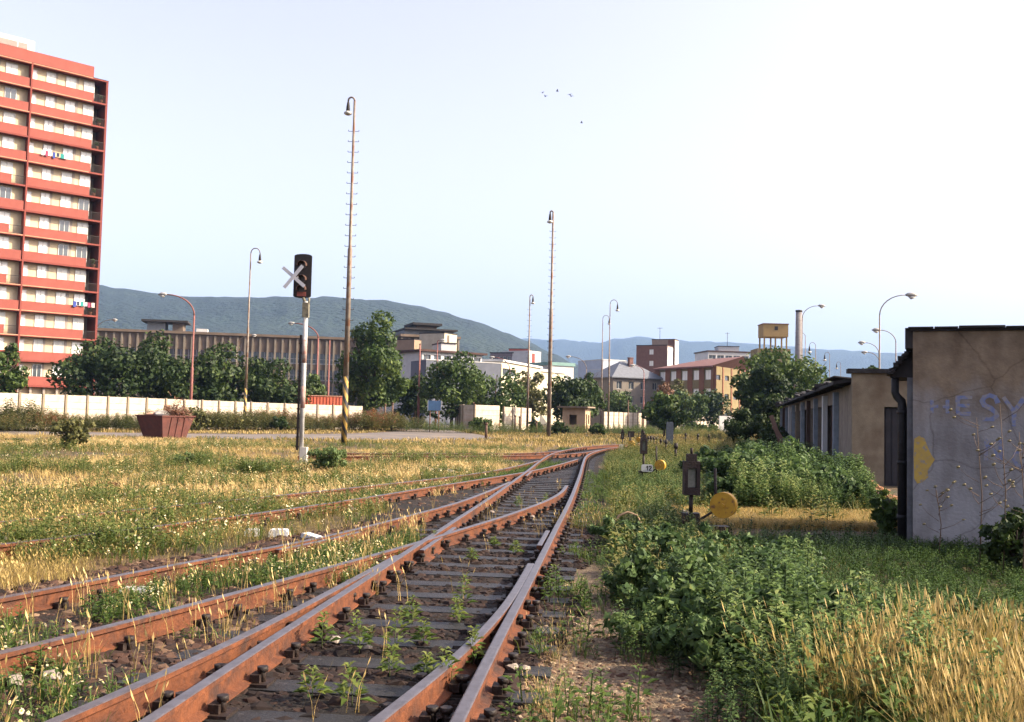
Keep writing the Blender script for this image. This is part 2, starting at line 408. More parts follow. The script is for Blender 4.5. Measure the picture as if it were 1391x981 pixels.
hill('hill', 5600, [(300, 500), (600, 470), (690, 461), (760, 463), (815, 468), (840, 462), (865, 459), (900, 464), (960, 468), (1060, 474), (1150, 478), (1250, 484), (1400, 490), (1700, 500), (2200, 540)], .6, forest, 6, 5)

# road
road_m = mat('asphalt_road', (.20, .17, .155), (.13, .115, .105), 1.2, .9, bump=.3, bscale=20, c3=(.27, .21, .15), s3=.25, t3=(.5, .7))
rl = [(-60, 50, 4.5), (-35, 53, 5), (-24, 56, 6), (-14, 60, 8), (-8, 66, 11), (-4.5, 73, 13), (-5.5, 84, 14), (-7.5, 97, 9), (-9, 115, 6), (-11, 150, 6)]
rb = MB(); L_ = [( -60, 52), (-40, 52), (-30, 53), (-22, 54.5), (-15, 56.5), (-8, 60), (-2.5, 66), (-1.2, 72), (-2.6, 84), (-5.2, 96), (-7, 110), (-8, 150)]
R2 = [(-60, 60), (-40, 61), (-30, 62), (-24, 64), (-18, 67), (-14, 72), (-11.5, 79), (-10.5, 87), (-10, 94), (-10.2, 103), (-12, 115), (-14, 150)]
rb.add([(x, y, .008) for x, y in L_] + [(x, y, .008) for x, y in R2], [(i, i + 1, i + 1 + len(L_), i + len(L_)) for i in range(len(L_) - 1)])
for v_ in rb.f: v_
tag(rb.build('road', road_m), kind='structure')

# ---------------------------------------------------------------- rail curves (world metres)
def spline(P, step=.35):
    P = [np.array(p, float) for p in P]; out = []
    Q = [2 * P[0] - P[1]] + P + [2 * P[-1] - P[-2]]
    for i in range(1, len(Q) - 2):
        a, b_, c, d = Q[i - 1], Q[i], Q[i + 1], Q[i + 2]; n = max(2, int(np.linalg.norm(c - b_) / step))
        for k in range(n):
            t = k / n
            out.append(.5 * ((2 * b_) + (c - a) * t + (2 * a - 5 * b_ + 4 * c - d) * t * t + (3 * b_ - a - 3 * c + d) * t ** 3))
    out.append(P[-1]); A = np.array(out)
    for _ in range(3): A[1:-1] = .25 * A[:-2] + .5 * A[1:-1] + .25 * A[2:]
    return A
def offset(A, d):
    t = np.gradient(A, axis=0); t /= np.linalg.norm(t, axis=1)[:, None]
    return A + np.stack([t[:, 1], -t[:, 0]], 1) * d
R_main = spline([(-1.05, -4), (-.22, 4.9), (.2, 9.0), (.62, 13.15), (1.13, 18.2), (1.83, 25.9), (2.35, 32), (2.95, 38.4), (3.75, 43.6), (5.1, 49.6), (7.6, 56), (11.5, 63), (17, 70)])
L_main = offset(R_main, -1.435)
A_t1 = spline([(-3.75, -1), (-2.75, 2.4), (-2.08, 4.8), (-1.67, 6.8), (-1.38, 8.7), (-1.14, 10.4)])
B_t1 = spline([(-2.2, -1), (-1.16, 2.6), (-.6, 4.9), (-.37, 5.8), (-.07, 7.35), (.10, 8.7), (.235, 10.05)])
L_t2 = spline([(-7.4, 1.8), (-5.3, 4.8), (-3.86, 7.69), (-3.4, 8.86), (-2.9, 10.04), (-2.38, 11.21), (-1.85, 12.91), (-1.38, 14.72), (-.88, 16.7), (-.38, 19.6), (.02, 22.4)])
R_t2 = spline([(-5.6, .9), (-4.1, 3.8), (-3.0, 6.0), (-2.3, 7.79), (-1.68, 9.59), (-1.18, 11.05), (-.75, 12.45), (-.4, 13.6), (-.0, 14.95), (.5, 16.9), (.82, 18.4), (1.06, 19.9), (1.24, 21.6)])
R_t3 = spline([(-6.6, 8.5), (-4.9, 11.5), (-3.4, 14.9), (-2.37, 17.8), (-1.62, 20.2), (-.92, 22.3), (.36, 26.3), (1.06, 29), (1.72, 32), (2.4, 35.4)])
L_t3 = spline([(-8.4, 9.5), (-6.4, 12.6), (-4.55, 16.3), (-2.49, 21.0), (-1.3, 24), (-.31, 27.2), (.4, 30.5), (.98, 33.6)])
R_t4 = spline([(-7, 33), (-2, 35.6), (.62, 37.9), (2.0, 39.8), (3.1, 42.3), (4.15, 46.2)])
L_t4 = spline([(-7, 35.6), (-2.2, 38), (.1, 39.6), (1.6, 42), (2.8, 46)])
RAILS = [(R_main, 0), (L_main, 0), (A_t1, 0), (B_t1, 0), (L_t2, 0), (R_t2, 0), (R_t3, 0), (L_t3, 0), (R_t4, 0), (L_t4, 0)]
ALLR = np.concatenate([a[0] for a in RAILS])
def raildist(x, y):
    x = np.atleast_1d(x); y = np.atleast_1d(y); out = np.full(len(x), 99.)
    for k in range(0, len(x), 4000):
        d = np.hypot(x[k:k + 4000, None] - ALLR[None, :, 0], y[k:k + 4000, None] - ALLR[None, :, 1]); out[k:k + 4000] = d.min(1)
    return out
def at_y(A, y): return np.interp(y, A[:, 1], A[:, 0])
ZF = .036           # rail foot
def rail(mb, A, dz=0.0, hh=.15, head=.036):
    prof = [(-.068, 0), (-.068, .012), (-.012, .03), (-.012, hh - .045), (-head, hh - .034), (-head, hh - .005), (-head + .008, hh), (head - .008, hh), (head, hh - .005), (head, hh - .034), (.012, hh - .045), (.012, .03), (.068, .012), (.068, 0)]
    t = np.gradient(A, axis=0); t /= np.linalg.norm(t, axis=1)[:, None]; nrm = np.stack([t[:, 1], -t[:, 0]], 1)
    n = len(prof); V = []
    for i in range(len(A)):
        for (u, z) in prof: V.append((A[i, 0] + nrm[i, 0] * u, A[i, 1] + nrm[i, 1] * u, ZF + z + dz))
    b0 = len(mb.v); mb.v += V
    for i in range(len(A) - 1):
        for k in range(n):
            k2 = (k + 1) % n
            mb.f.append([b0 + i * n + k, b0 + i * n + k2, b0 + (i + 1) * n + k2, b0 + (i + 1) * n + k]); mb.m.append(1 if 5 <= k <= 7 else 0); mb.sm.append(False)
    mb.f.append([b0 + k for k in range(n)]); mb.m.append(0); mb.sm.append(False)
    b1 = b0 + (len(A) - 1) * n
    mb.f.append([b1 + k for k in range(n)][::-1]); mb.m.append(0); mb.sm.append(False)
tr_main = thing('railway_track', 'rusty main railway track running from the bottom middle to the far right bend', 'railway track')
tr1 = thing('railway_track', 'diverging rails that leave the main track nearest the camera at the bottom left of centre', 'railway track')
tr2 = thing('railway_track', 'rusty side track curving from the left edge past the white blocks into the main track', 'railway track')
tr3 = thing('railway_track', 'overgrown side track half sunk in grass, joining the main track beyond the white blocks', 'railway track')
tr4 = thing('railway_track', 'farthest short siding joining the main track just before its bend', 'railway track')
for A, par, dz in ((R_main, tr_main, 0), (L_main, tr_main, 0), (A_t1, tr1, -.003), (B_t1, tr1, -.003), (L_t2, tr2, -.006), (R_t2, tr2, -.006), (R_t3, tr3, -.009), (L_t3, tr3, -.009), (R_t4, tr4, -.012), (L_t4, tr4, -.012)):
    mb = MB(); rail(mb, A, dz); mb.build('rail', [rust, railtop], par)
# frog wing rail + check rails
for A, off, y0, y1, par in ((L_main, .10, 10.9, 13.3, tr2), (R_main, -.10, 11.4, 13.2, tr2), (L_main, .10, 25, 27.5, tr3), (L_t2, .10, 10.6, 12.6, tr2)):
    S_ = offset(A, off); S_ = S_[(S_[:, 1] > y0) & (S_[:, 1] < y1)]
    mb = MB(); rail(mb, S_, -.016, .145, .03); mb.build('check_rail', [rust, railtop], par)

# sleepers
chair = MB(); chair.box(-.17, .17, -.085, .085, 0, .018)
for s_ in (-1, 1):
    chair.box(s_ * .085 - .03, s_ * .085 + .03, -.055, .055, .018, .065)
    chair.tube([(s_ * .115, 0, .015), (s_ * .115, 0, .10)], .022, 6); chair.tube([(s_ * .115, 0, .075), (s_ * .115, 0, .105)], .034, 6)
chair_me = chair.mesh('rail_chair', iron)
SLP = []
def sleeper(par, c, tdir, left, right, rails, top=.026):
    SLP.append((c[0], c[1], tdir[0], tdir[1], left, right))
    """c: reference point, tdir unit along track; left/right extents along -n/+n"""
    n = np.array([tdir[1], -tdir[0]]); L = left + right; ang = math.atan2(n[1], n[0]) + RS.normal(0, .006)
    mid = c + n * (right - left) / 2
    mb = MB(); mb.box(-L / 2, L / 2, -.12, .12, -.13, 0)
    for i in range(4):
        yy = RS.uniform(-.1, .1); x0 = RS.uniform(-L / 2, L / 2 - .5)
    o = mb.build('sleeper', darkwood, par, (mid[0], mid[1], top + RS.uniform(-.004, .004)), ang)
    for A in rails:
        d = (A - c) @ np.array(tdir); k = int(np.argmin(np.abs(d)))
        u = float((A[k] - c) @ n)
        if abs(d[k]) < .3 and -left + .08 < u < right - .08:
            link('rail_chair', chair_me, o, (u - (right - left) / 2, 0, .0))
def tangent(A, i):
    t = A[min(i + 1, len(A) - 1)] - A[max(i - 1, 0)]; return t / np.linalg.norm(t)
s = 0; prev = R_main[0]; last = -9; acc = np.concatenate([[0], np.cumsum(np.linalg.norm(np.diff(R_main, axis=0), axis=1))])
Ymap = np.interp(np.arange(0, acc[-1], .62), acc, np.arange(len(acc)))
for fi in Ymap:
    i = int(round(fi)); f = fi; c = np.array([np.interp(f, range(len(R_main)), R_main[:, 0]), np.interp(f, range(len(R_main)), R_main[:, 1])])
    if c[1] < 2.5 or c[1] > 50: continue
    t = tangent(R_main, i); y = c[1]
    if y < 10.4: left = c[0] - at_y(A_t1, y) + .45
    elif y < 22: left = c[0] - at_y(L_t2, y) + .5
    elif y < 24.5: left = 2.0
    elif y < 33: left = c[0] - at_y(L_t3, y) + .5
    elif y < 40: left = 2.0
    else: left = max(2.0, c[0] - at_y(L_t4, y) + .5)
    left = min(left, 4.2)
    sleeper(tr_main, c, t, left, .36, [R_main, L_main, A_t1, B_t1, L_t2, R_t2, R_t3, L_t3, R_t4, L_t4])
for A, B, par, y0, y1, in ((L_t2, R_t2, tr2, 3.5, 10.6), (L_t3, R_t3, tr3, 14, 24)):
    acc = np.concatenate([[0], np.cumsum(np.linalg.norm(np.diff(A, axis=0), axis=1))])
    for f in np.interp(np.arange(0, acc[-1], .62), acc, np.arange(len(acc))):
        i = int(f); c = A[i]
        if not y0 < c[1] < y1: continue
        sleeper(par, c, tangent(A, i), .5, 1.435 + (.22 if par is tr2 else .4), [A, B], .004)

# ballast bed
bal_m = mat('ballast_bed', (.016, .010, .008), (.005, .004, .003), 14, .95, bump=1.0, bscale=32, c3=(.035, .018, .011), s3=1.6, t3=(.5, .7))  # dark ballast, blackened further to stand for shade in the cribs
mb = MB(); ysb = np.concatenate([np.arange(1, 30, .3), np.arange(30, 62, .8)]); nb = 14; V = []
for y in ysb:
    xr = at_y(R_main, y) + (.3 if y < 12 else .7) + .5 * (vnoise(0, y, 1.3, 3) - .5)
    if y < 10: xl = at_y(L_t2, max(y, 2)) - .9 
    elif y < 17: xl = at_y(L_t2, y) - 1.0
    elif y < 27: xl = min(at_y(R_t3, y) - .15, at_y(L_t2, min(y, 22.3)) - .5)
    elif y < 34: xl = at_y(L_t3, y) - .45
    else: xl = at_y(L_main, y) - 1.6
    xl += .7 * (vnoise(5, y, 1.1, 4) - .5); xl = max(xl, -9)
    for k in range(nb): V.append((xl + (xr - xl) * k / (nb - 1), y, .006 + .02 * float(vnoise(xl + k * .5, y, .6, 8)) * (0 < k < nb - 1)))
mb.add(V, [(j * nb + k, j * nb + k + 1, (j + 1) * nb + k + 1, (j + 1) * nb + k) for j in range(len(ysb) - 1) for k in range(nb - 1)], True)
tag(mb.build('ballast', bal_m), kind='structure')
ballast_x = [(y, V[j * nb][0], V[j * nb + nb - 1][0]) for j, y in enumerate(ysb)]
BY = np.array([q[0] for q in ballast_x]); BL = np.array([q[1] for q in ballast_x]); BR = np.array([q[2] for q in ballast_x])
def inbal(x, y): return (x > np.interp(y, BY, BL)) & (x < np.interp(y, BY, BR)) & (y < 60)

# stones (loose, far past counting)
t_ = (1 + 5 ** .5) / 2
ICO = np.array([(-1, t_, 0), (1, t_, 0), (-1, -t_, 0), (1, -t_, 0), (0, -1, t_), (0, 1, t_), (0, -1, -t_), (0, 1, -t_), (t_, 0, -1), (t_, 0, 1), (-t_, 0, -1), (-t_, 0, 1)]) / 1.9
ICF = [(0, 11, 5), (0, 5, 1), (0, 1, 7), (0, 7, 10), (0, 10, 11), (1, 5, 9), (5, 11, 4), (11, 10, 2), (10, 7, 6), (7, 1, 8), (3, 9, 4), (3, 4, 2), (3, 2, 6), (3, 6, 8), (3, 8, 9), (4, 9, 5), (2, 4, 11), (6, 2, 10), (8, 6, 7), (9, 8, 1)]
def T_stone(seed):
    r = np.random.RandomState(seed); P = ICO * r.uniform(.65, 1.2, (12, 1)) * np.array([1.2, .9, .7])
    return np.array([[P[a], P[b_], P[c]] for a, b_, c in ICF]), np.full(20, 0.)
stone_m = leafmat('ballast_stone', [(0, (.006, .004, .004)), (.45, (.06, .030, .020)), (.8, (.17, .11, .068)), (1, (.30, .23, .15))], 0.0, .9)
temps = [T_stone(i) for i in range(8)]
def frust(n, y0, y1, pw=1.0, lim=.56, rs=RS):
    u = rs.uniform(0, 1, n); y = (y0 ** pw + u * (y1 ** pw - y0 ** pw)) ** (1 / pw); x = rs.uniform(-lim, lim, n) * (y + 1.2); return x, y
x, y = frust(40000, 3.6, 30, .9)
x = np.concatenate([x, RS.uniform(-4.5, 1.5, 90000)]); y = np.concatenate([y, RS.uniform(3.8, 15, 90000) ** 1.0])
k = inbal(x, y); x, y = x[k], y[k]
for (sx0, sy0, tx, ty, le, ri) in SLP:
    if sy0 > 14: continue
    dx, dy = x - sx0, y - sy0; al = dx * tx + dy * ty; ac = dx * ty - dy * tx
    k = ~((np.abs(al) < .13) & (ac > -le) & (ac < ri)) | (RS.uniform(0, 1, len(x)) < .05); x, y = x[k], y[k]
n = len(x); sc = np.clip(RS.gamma(2.6, .0095, n), .012, .075) 
V1, v1, _ = scatter(temps, np.stack([x, y], 1), sc, z=.002, vshift=np.clip(RS.beta(1.6, 2.6, n) * .95, 0, 1) * np.where(x > at_y(A_t1, np.minimum(y, 10.4)) + (y > 10.4) * (np.interp(y, L_t2[:, 1], L_t2[:, 0]) - at_y(A_t1, 10.4)) , .28, .95))  # main track stones coloured darker to suggest shade between the sleepers
# lighter gravel of the path beside the right rail
x2 = RS.uniform(-.2, 3.0, 40000); y2 = RS.uniform(3.8, 13, 40000); k = (x2 > at_y(R_main, y2) + .2) & (x2 < 1.55 + .3 * vnoise(x2, y2, .8, 2)) & (RS.uniform(0, 1, 40000) < np.clip((10.5 - y2) / 4, .05, 1))
x2, y2 = x2[k], y2[k]
V2, v2, _ = scatter(temps, np.stack([x2, y2], 1), np.clip(RS.gamma(3, .0045, len(x2)), .006, .03), z=.008, vshift=RS.uniform(.45, 1, len(x2)))
stuff('ballast_stones', 'brown ballast stones between and beside the rails', 'stones', V1, v1, stone_m)
stuff('gravel', 'pale brown gravel of the footpath beside the right rail', 'gravel', V2, v2, stone_m)
mb = MB(); gp = [(-.1 + at_y(R_main, yy) + .45, yy) for yy in np.arange(2, 12, .5)]
mb.add([(x_, y_, .012) for x_, y_ in gp] + [(1.5 + .5 * float(vnoise(3, y_, 1., 2)) - max(0, (y_ - 8)) * .1, y_, .012) for _, y_ in gp], [(i, i + len(gp), i + 1 + len(gp), i + 1) for i in range(len(gp) - 1)])
tag(mb.build('path', mat('gravel_path', (.24, .18, .11), (.12, .08, .055), 25, .95, bump=.8, bscale=60)), kind='structure')

# ================================================================ BUILDINGS
WCACHE = {}
def window(root, x, z, w_, h_, y=.18, rz=0, frame=None, pane=None, ncol=2, name='window', base=(0, 0)):
    """window sitting in an opening whose lower left corner is x,z of the wall running from base along rz"""
    frame = frame or white_paint; pane = pane or glz
    key = (round(w_, 2), round(h_, 2), frame.name, pane.name, ncol)
    if key not in WCACHE:
        f = MB(); t = .07
        f.box(0, w_, 0, .08, 0, t); f.box(0, w_, 0, .08, h_ - t, h_)
        f.box(0, t, 0, .08, t, h_ - t); f.box(w_ - t, w_, 0, .08, t, h_ - t)
        for c in range(1, ncol): f.box(w_ * c / ncol - .03, w_ * c / ncol + .03, .005, .075, t, h_ - t)
        p = MB(); p.box(t * .5, w_ - t * .5, .035, .05, t * .5, h_ - t * .5)
        WCACHE[key] = (f.mesh(name, frame), p.mesh('pane', pane))
    fm, pm = WCACHE[key]; c, s_ = math.cos(rz), math.sin(rz)
    lx = base[0] + x * c - y * s_; ly = base[1] + x * s_ + y * c
    o = link(name, fm, root, (lx, ly, z), rz); link('pane', pm, o); return o
def block(name, label, cat, A, B, depth, Hh, wm, fops=(), rops=(), lops=(), roofm=None, roof_t=.35, over=.15, wargs=None, root=None, z0=0, group=None, parapet=False):
    A = Vector((A[0], A[1], 0)); B = Vector((B[0], B[1], 0)); L = (B - A).length; rz = math.atan2(B.y - A.y, B.x - A.x)
    if root is None: root = thing(name, label, cat, (A.x, A.y, z0), rz, group)
    mb = MB(); wall(mb, L, Hh, list(fops))
    D2 = depth
    MR = Matrix.Translation((L, 0.3, 0)) @ Matrix.Rotation(math.pi / 2, 4, 'Z')
    wall(mb, D2 - .3, Hh, list(rops), M=MR)
    ML = Matrix.Translation((0, D2, 0)) @ Matrix.Rotation(-math.pi / 2, 4, 'Z')
    wall(mb, D2 - .3, Hh, list(lops), M=ML)
    mb.box(.3, L - .3, D2 - .3, D2 - .01, 0, Hh)
    mb.build('wall', wm, root)
    r = MB(); r.box(-over, L + over, -over, D2 + over, Hh + .003, Hh + roof_t); r.build('roof', roofm or tar, root)
    wa = wargs or {}
    for o in fops: window(root, o[0], o[2], o[1] - o[0], o[3] - o[2], **wa)
    for o in rops: window(root, o[0], o[2], o[1] - o[0], o[3] - o[2], rz=math.pi / 2, base=(L, .3), **wa)
    for o in lops: window(root, o[0], o[2], o[1] - o[0], o[3] - o[2], rz=-math.pi / 2, base=(0, D2), **wa)
    return root, L
def grid_ops(L, n, w_, zs, h_, m0=None):
    m0 = (L / n - w_) / 2 if m0 is None else m0; st = L / n
    return [(i * st + m0, i * st + m0 + w_, z, z + h_) for z in zs for i in range(n)]
def XY(px, Y, py=None):
    p = W(px, py if py else HOR(px), Y); return (p.x, Y)
def ZT(px, py, Y): return W(px, py, Y).z

# --- red apartment tower
E1 = XY(127, 118); dl = Vector((.73, .684)).normalized()
NB = 3; BAY = 8.65; Ltot = NB * BAY
A0 = (E1[0] - dl.x * Ltot, E1[1] - dl.y * Ltot)
apt = thing('apartment_block', 'tall apartment tower with red balcony bands and cream panels at the left edge', 'apartment building', (A0[0], A0[1], 0), math.atan2(dl.y, dl.x))
FH = 2.84; Z0 = 3.9; NF = 13; TOP = Z0 + NF * FH
mb = MB(); mb.box(0, Ltot - 1.3, .85, 13, .0, TOP - .02); mb.build('wall', cream, apt)
mb = MB(); mb.box(Ltot - 1.3 + .002, Ltot - .25, 2.6, 13, 3.6, TOP - .02); mb.build('loggia_wall', loggia, apt)
mb = MB()
for i in range(NF + 1):
    mb.box(-.1, Ltot + .02, -.06, .84, Z0 + i * FH - .2, Z0 + i * FH); mb.box(Ltot - 1.29, Ltot + .02, .84, 2.59, Z0 + i * FH - .2, Z0 + i * FH)
mb.build('floor_slab', red_edge, apt)
for i in range(1, NF + 1):
    if i in (2, 3, 4, 6, 9, 11, 12, 13):
        e_ = MB(); e_.box(0, Ltot * .93, -.075, -.062, Z0 + i * FH - .12, Z0 + i * FH - .03); e_.build('slab_edge', tan_edge, apt)
for bnum in range(NB + 1):
    f = MB(); x_ = bnum * BAY
    if bnum == NB: f.box(x_ - .22, x_ + .03, -.03, 13.05, 0, TOP)
    else: f.box(x_ - .09, x_ + .09, -.09, .83, 0, TOP)
    f.build('dividing_wall', red_edge if bnum < NB else mat('end_wall_red', (.22, .05, .04), (.17, .038, .03), .8, .8), apt)
pp = MB(); pp.box(0, BAY * .80, 0, .08, 0, 1.0); pp_me = pp.mesh('balcony_parapet', red_panel)
pp = MB(); pp.box(0, BAY * .965, 0, .08, 0, 1.0); pp2_me = pp.mesh('balcony_parapet', red_panel)
pl = MB()
for k_ in range(16): pl.box(k_ * .1, k_ * .1 + .02, 0, .02, .0, .9)
pl.box(-.02, 1.55, -.01, .03, .9, .95); rail_me = pl.mesh('railing', iron)
white_fr = mat('window_frames', (.80, .79, .76), (.7, .69, .66), 2, .6)
for bnum in range(NB):
    for i in range(NF):
        z = Z0 + i * FH + .004; x_ = bnum * BAY + .1
        if bnum < NB - 1: 
            if i % 2 == 1 or i > 9: link('balcony_parapet', pp2_me, apt, (x_, 0, z))
            else: link('balcony_parapet', pp_me, apt, (x_, 0, z)); link('railing', rail_me, apt, (x_ + BAY * .80 + .02, .02, z))
        else: link('balcony_parapet', pp_me, apt, (x_, 0, z)); link('railing', rail_me, apt, (x_ + BAY * .80 + .02, .02, z))
        if bnum == 0: continue
        # windows stand proud of the inner wall
        for (u, w_, dk) in ((.12, .6, 0), (1.75, 1.0, 0), (3.95, 1.15, 0), (6.0, 1.25, 0)):
            if bnum == 1 and u < 3: continue
            dark = RS.uniform() < .2 and u > 1
            full = u < 1
            window(apt, x_ + u, z + (.1 if full else .55), w_, 2.25 if full else 1.9, y=.76, frame=white_fr, pane=glz if dark else (glz_pale if RS.uniform() < .6 else glass('net_curtain_glass', (.42, .42, .38), .3)), ncol=1 if full else 2)
for bnum in range(1, NB):
    for u in (2.85, 5.25):
        st = MB(); st.box(bnum * BAY + u, bnum * BAY + u + .28, .78, .845, Z0, TOP - .25); st.build('wall_strip', loggia, apt)
mb = MB(); mb.box(-.1, Ltot - 1.75, -.09, 13.1, TOP + .002, TOP + 1.3); mb.build('roof_parapet', red_panel, apt)
mb = MB(); mb.box(-.1, Ltot + .06, -.1, 13.12, TOP - .0195, TOP - .0005)
mb.build('roof_slab', tar, apt)
ph = MB(); ph.box(0, Ltot - 7.3, 4, 11, TOP + 1.31, TOP + 3.9); po = ph.build('penthouse', white_wall, apt)
lv = MB(); lv.box(1, Ltot - 8.1, 3.96, 3.999, TOP + 2.7, TOP + 3.35)
lv.mi = 1
for k_ in range(8): lv.box(2 + k_ * 2.1, 2.12 + k_ * 2.1, 3.93, 3.958, TOP + 2.7, TOP + 3.35)
lv.build('louvre', [mat('louvre_grey', (.38, .30, .27), (.3, .24, .22), 2, .8), white_paint], po)
gr = MB()
for k_ in range(6): gr.box(Ltot - 8.6 + k_ * 1.45, Ltot - 8.35 + k_ * 1.45, .3, .6, 0.0, Z0 - .2)
gr.build('ground_floor_column', loggia, apt)
gr = MB(); gr.box(Ltot - 8, Ltot - 1.4, -.3, -.05, 0, 2.1); gr.build('low_wall', mat('orange_brick', (.48, .22, .11), (.36, .16, .08), 4, .9), apt)
cloth_cols = [(.05, .08, .35), (.04, .05, .10), (.03, .30, .28), (.6, .6, .62), (.35, .05, .12), (.7, .55, .5)]
def laundry(label, u0, floor, n, seed):
    r = random.Random(seed); mt = apt.matrix_basis
    p = Matrix.Translation(apt.location) @ Matrix.Rotation(apt.rotation_euler.z, 4, 'Z') @ Vector((u0, -.16, Z0 + floor * FH + 1.02))
    o = thing('hanging_laundry', label, 'laundry', p, apt.rotation_euler.z, 'laundry hung on the tower balconies')
    ln = MB(); ln.tube([(-.1, 0, .45), (n * .42, 0, .45)], .012, 5); ln.build('clothes_line', iron, o)
    for k_ in range(n):
        g_ = MB(); w_ = r.uniform(.26, .4); h_ = r.uniform(.35, .75); g_.box(k_ * .42, k_ * .42 + w_, -.015, .015, .44 - h_, .44)
        g_.build('garment', mat('cloth_%s' % 'abcdef'[(k_ + seed) % 6], cloth_cols[(k_ + seed) % 6]), o)
laundry('dark blue, black and teal washing on a lower balcony of the red tower', 2 * BAY + 5.7, 3, 6, 0)
laundry('mixed washing on a balcony of the red tower, fourth floor from its top', 2 * BAY + 1.4, 9, 7, 3)

for i, fl_ in enumerate((0, 1, 3, 5, 8, 10, 11, 12)):
    p = Matrix.Translation(apt.location) @ Matrix.Rotation(apt.rotation_euler.z, 4, 'Z') @ Vector((3 * BAY - 1.0 + .12 * (i % 4), .35, Z0 + fl_ * FH + .004))
    t = thing('balcony_plant', 'potted plant on the open right corner balcony of the red tower, %s floor' % ('lowest', 'second', 'fourth', 'sixth', 'ninth', 'third from top', 'second from top', 'topmost')[i], 'potted plant', p, 0, 'potted plants on the corner balconies')
    BPL.append((t, i)) if 'BPL' in globals() else globals().__setitem__('BPL', [(t, i)])
# --- long office slab behind the trees
brown_wall = mat('brown_facade', (.18, .13, .10), (.13, .10, .075), .6, .9)
col_pale = mat('pale_mullion', (.27, .23, .18), (.21, .17, .13), .8, .9)
def facade_slab(label, pxa, pxb, Ya, Yb, pytop, nb_, D):
    A, B = XY(pxa, Ya), XY(pxb, Yb); Hh = ZT((pxa + pxb) / 2, pytop, (Ya + Yb) / 2); L = math.hypot(B[0] - A[0], B[1] - A[1])
    root = thing('office_building', label, 'office building', (A[0], A[1], 0), math.atan2(B[1] - A[1], B[0] - A[0]))
    st = L / nb_; zs = [1.2 + 3.3 * k for k in range(int((Hh - 1.5) / 3.3))]
    mb = MB(); wall(mb, L, Hh, [(.1, L - .1, z, z + 2.2) for z in zs]); mb.box(0, L, D - .3, D, 0, Hh); mb.box(0, .3, .31, D - .31, 0, Hh); mb.box(L - .3, L, .31, D - .31, 0, Hh)
    mb.build('wall', brown_wall, root)
    mu = MB()
    for i in range(nb_ + 1): mu.box(i * st - .18, i * st + .18, -.25, -.003, .2, Hh - .2)
    mu.build('mullions', col_pale, root)
    wf = MB(); wp = MB(); wf.box(0, L - .2, 0, .1, 0, .25); wf.box(0, L - .2, 0, .1, 1.0, 1.1)
    for i in range(nb_ * 2): wf.box(i * st / 2, i * st / 2 + .12, .005, .095, .25, 2.2)
    wp.box(0, L - .2, .04, .06, .2, 2.2); wfm, wpm = wf.mesh('window', mat('dull_frames', (.35, .36, .38), (.25, .25, .26), .5, .7)), wp.mesh('pane', glz)
    for z in zs: o = link('window', wfm, root, (.1, .12, z)); link('pane', wpm, o)
    r = MB(); r.box(-.4, L + .4, -.5, D + .3, Hh + .003, Hh + .5); r.build('roof', mat('roof_edge_brown', (.22, .16, .12), (.15, .11, .08), .5, .9), root)
    return root, L, Hh
ob, Lo, Ho = facade_slab('long brown office slab with close vertical mullions behind the row of trees', 118, 548, 192, 205, 457, 42, 14)
def on_roof(root, L, D, parts):
    for (nm, u0, u1, z0, z1, y0, y1, mt) in parts:
        r = MB(); r.box(u0, u1, y0, y1, z0, z1); r.build(nm, mt, root)
k_ = Lo / 430
on_roof(ob, Lo, 14, [('roof_canopy', (181 - 118) * k_, (243 - 118) * k_, Ho + 2.4, Ho + 2.8, 2, 9, tar), ('plant_room', (188 - 118) * k_, (212 - 118) * k_, Ho + .51, Ho + 2.38, 3, 8, mat('plant_grey', (.22, .24, .26), None, 1, .9)), ('plant_room', (222 - 118) * k_, (236 - 118) * k_, Ho + .51, Ho + 2.38, 3, 8, brown_wall), ('roof_vent', (255 - 118) * k_, (270 - 118) * k_, Ho + .51, Ho + 1.3, 2, 4, white_wall)])
ob2, L2, H2_ = facade_slab('shorter brown office wing with stacked roof plant, right of the big round tree', 543, 620, 200, 204, 459, 8, 16)
kk = L2 / 77
on_roof(ob2, L2, 16, [('plant_floor', 5 * kk, 72 * kk, H2_ + .51, H2_ + 1.5, 1, 12, mat('plant_grey', (.22, .24, .26), None, 1, .9)), ('roof_canopy', 4 * kk, 76 * kk, H2_ + 1.55, H2_ + 1.9, 0, 13, tar),
    ('plant_room', 24 * kk, 52 * kk, H2_ + 1.93, H2_ + 2.7, 3, 9, brown_wall), ('roof_canopy', 18 * kk, 58 * kk, H2_ + 2.73, H2_ + 3.2, 2, 10, tar)])
stair, _ = block('stair_tower', 'cream stair tower with a brown strip, right end of the stacked roof plant', 'building', XY(601, 196), XY(618, 200), 6, ZT(610, 454, 198), mat('cream_render', (.62, .55, .42), (.5, .44, .33), 1, .9), over=.05, roof_t=.2)
r = MB(); r.box(1.0, 1.7, -.04, -.003, 9, ZT(610, 454, 198) - .3); r.build('brown_strip', brown_wall, stair)
block('column_block', 'blank brown pier block rising in front of the office wing beside the big tree', 'building', XY(560, 188), XY(569.5, 190), 6, ZT(565, 462, 189), mat('brown_render', (.36, .26, .18), (.3, .21, .14), 1, .9), over=.05, roof_t=.2)
YC = 175; A, B = XY(571, YC), XY(653, YC + 8); L = math.hypot(A[0] - B[0], A[1] - B[1]); Hc = ZT(612, 480, YC + 4); 
block('flat_roofed_building', 'white flat roofed building with a dark roof edge and one row of brown windows', 'building', A, B, 16, Hc, white_wall, fops=grid_ops(L, 6, L / 6 * .68, [Hc - 1.9], 1.35), roofm=mat('dark_brown_roof', (.09, .045, .035), (.06, .03, .025), 1, .9), roof_t=.35, over=.7, wargs=dict(frame=brown_wall, pane=glz, ncol=2))
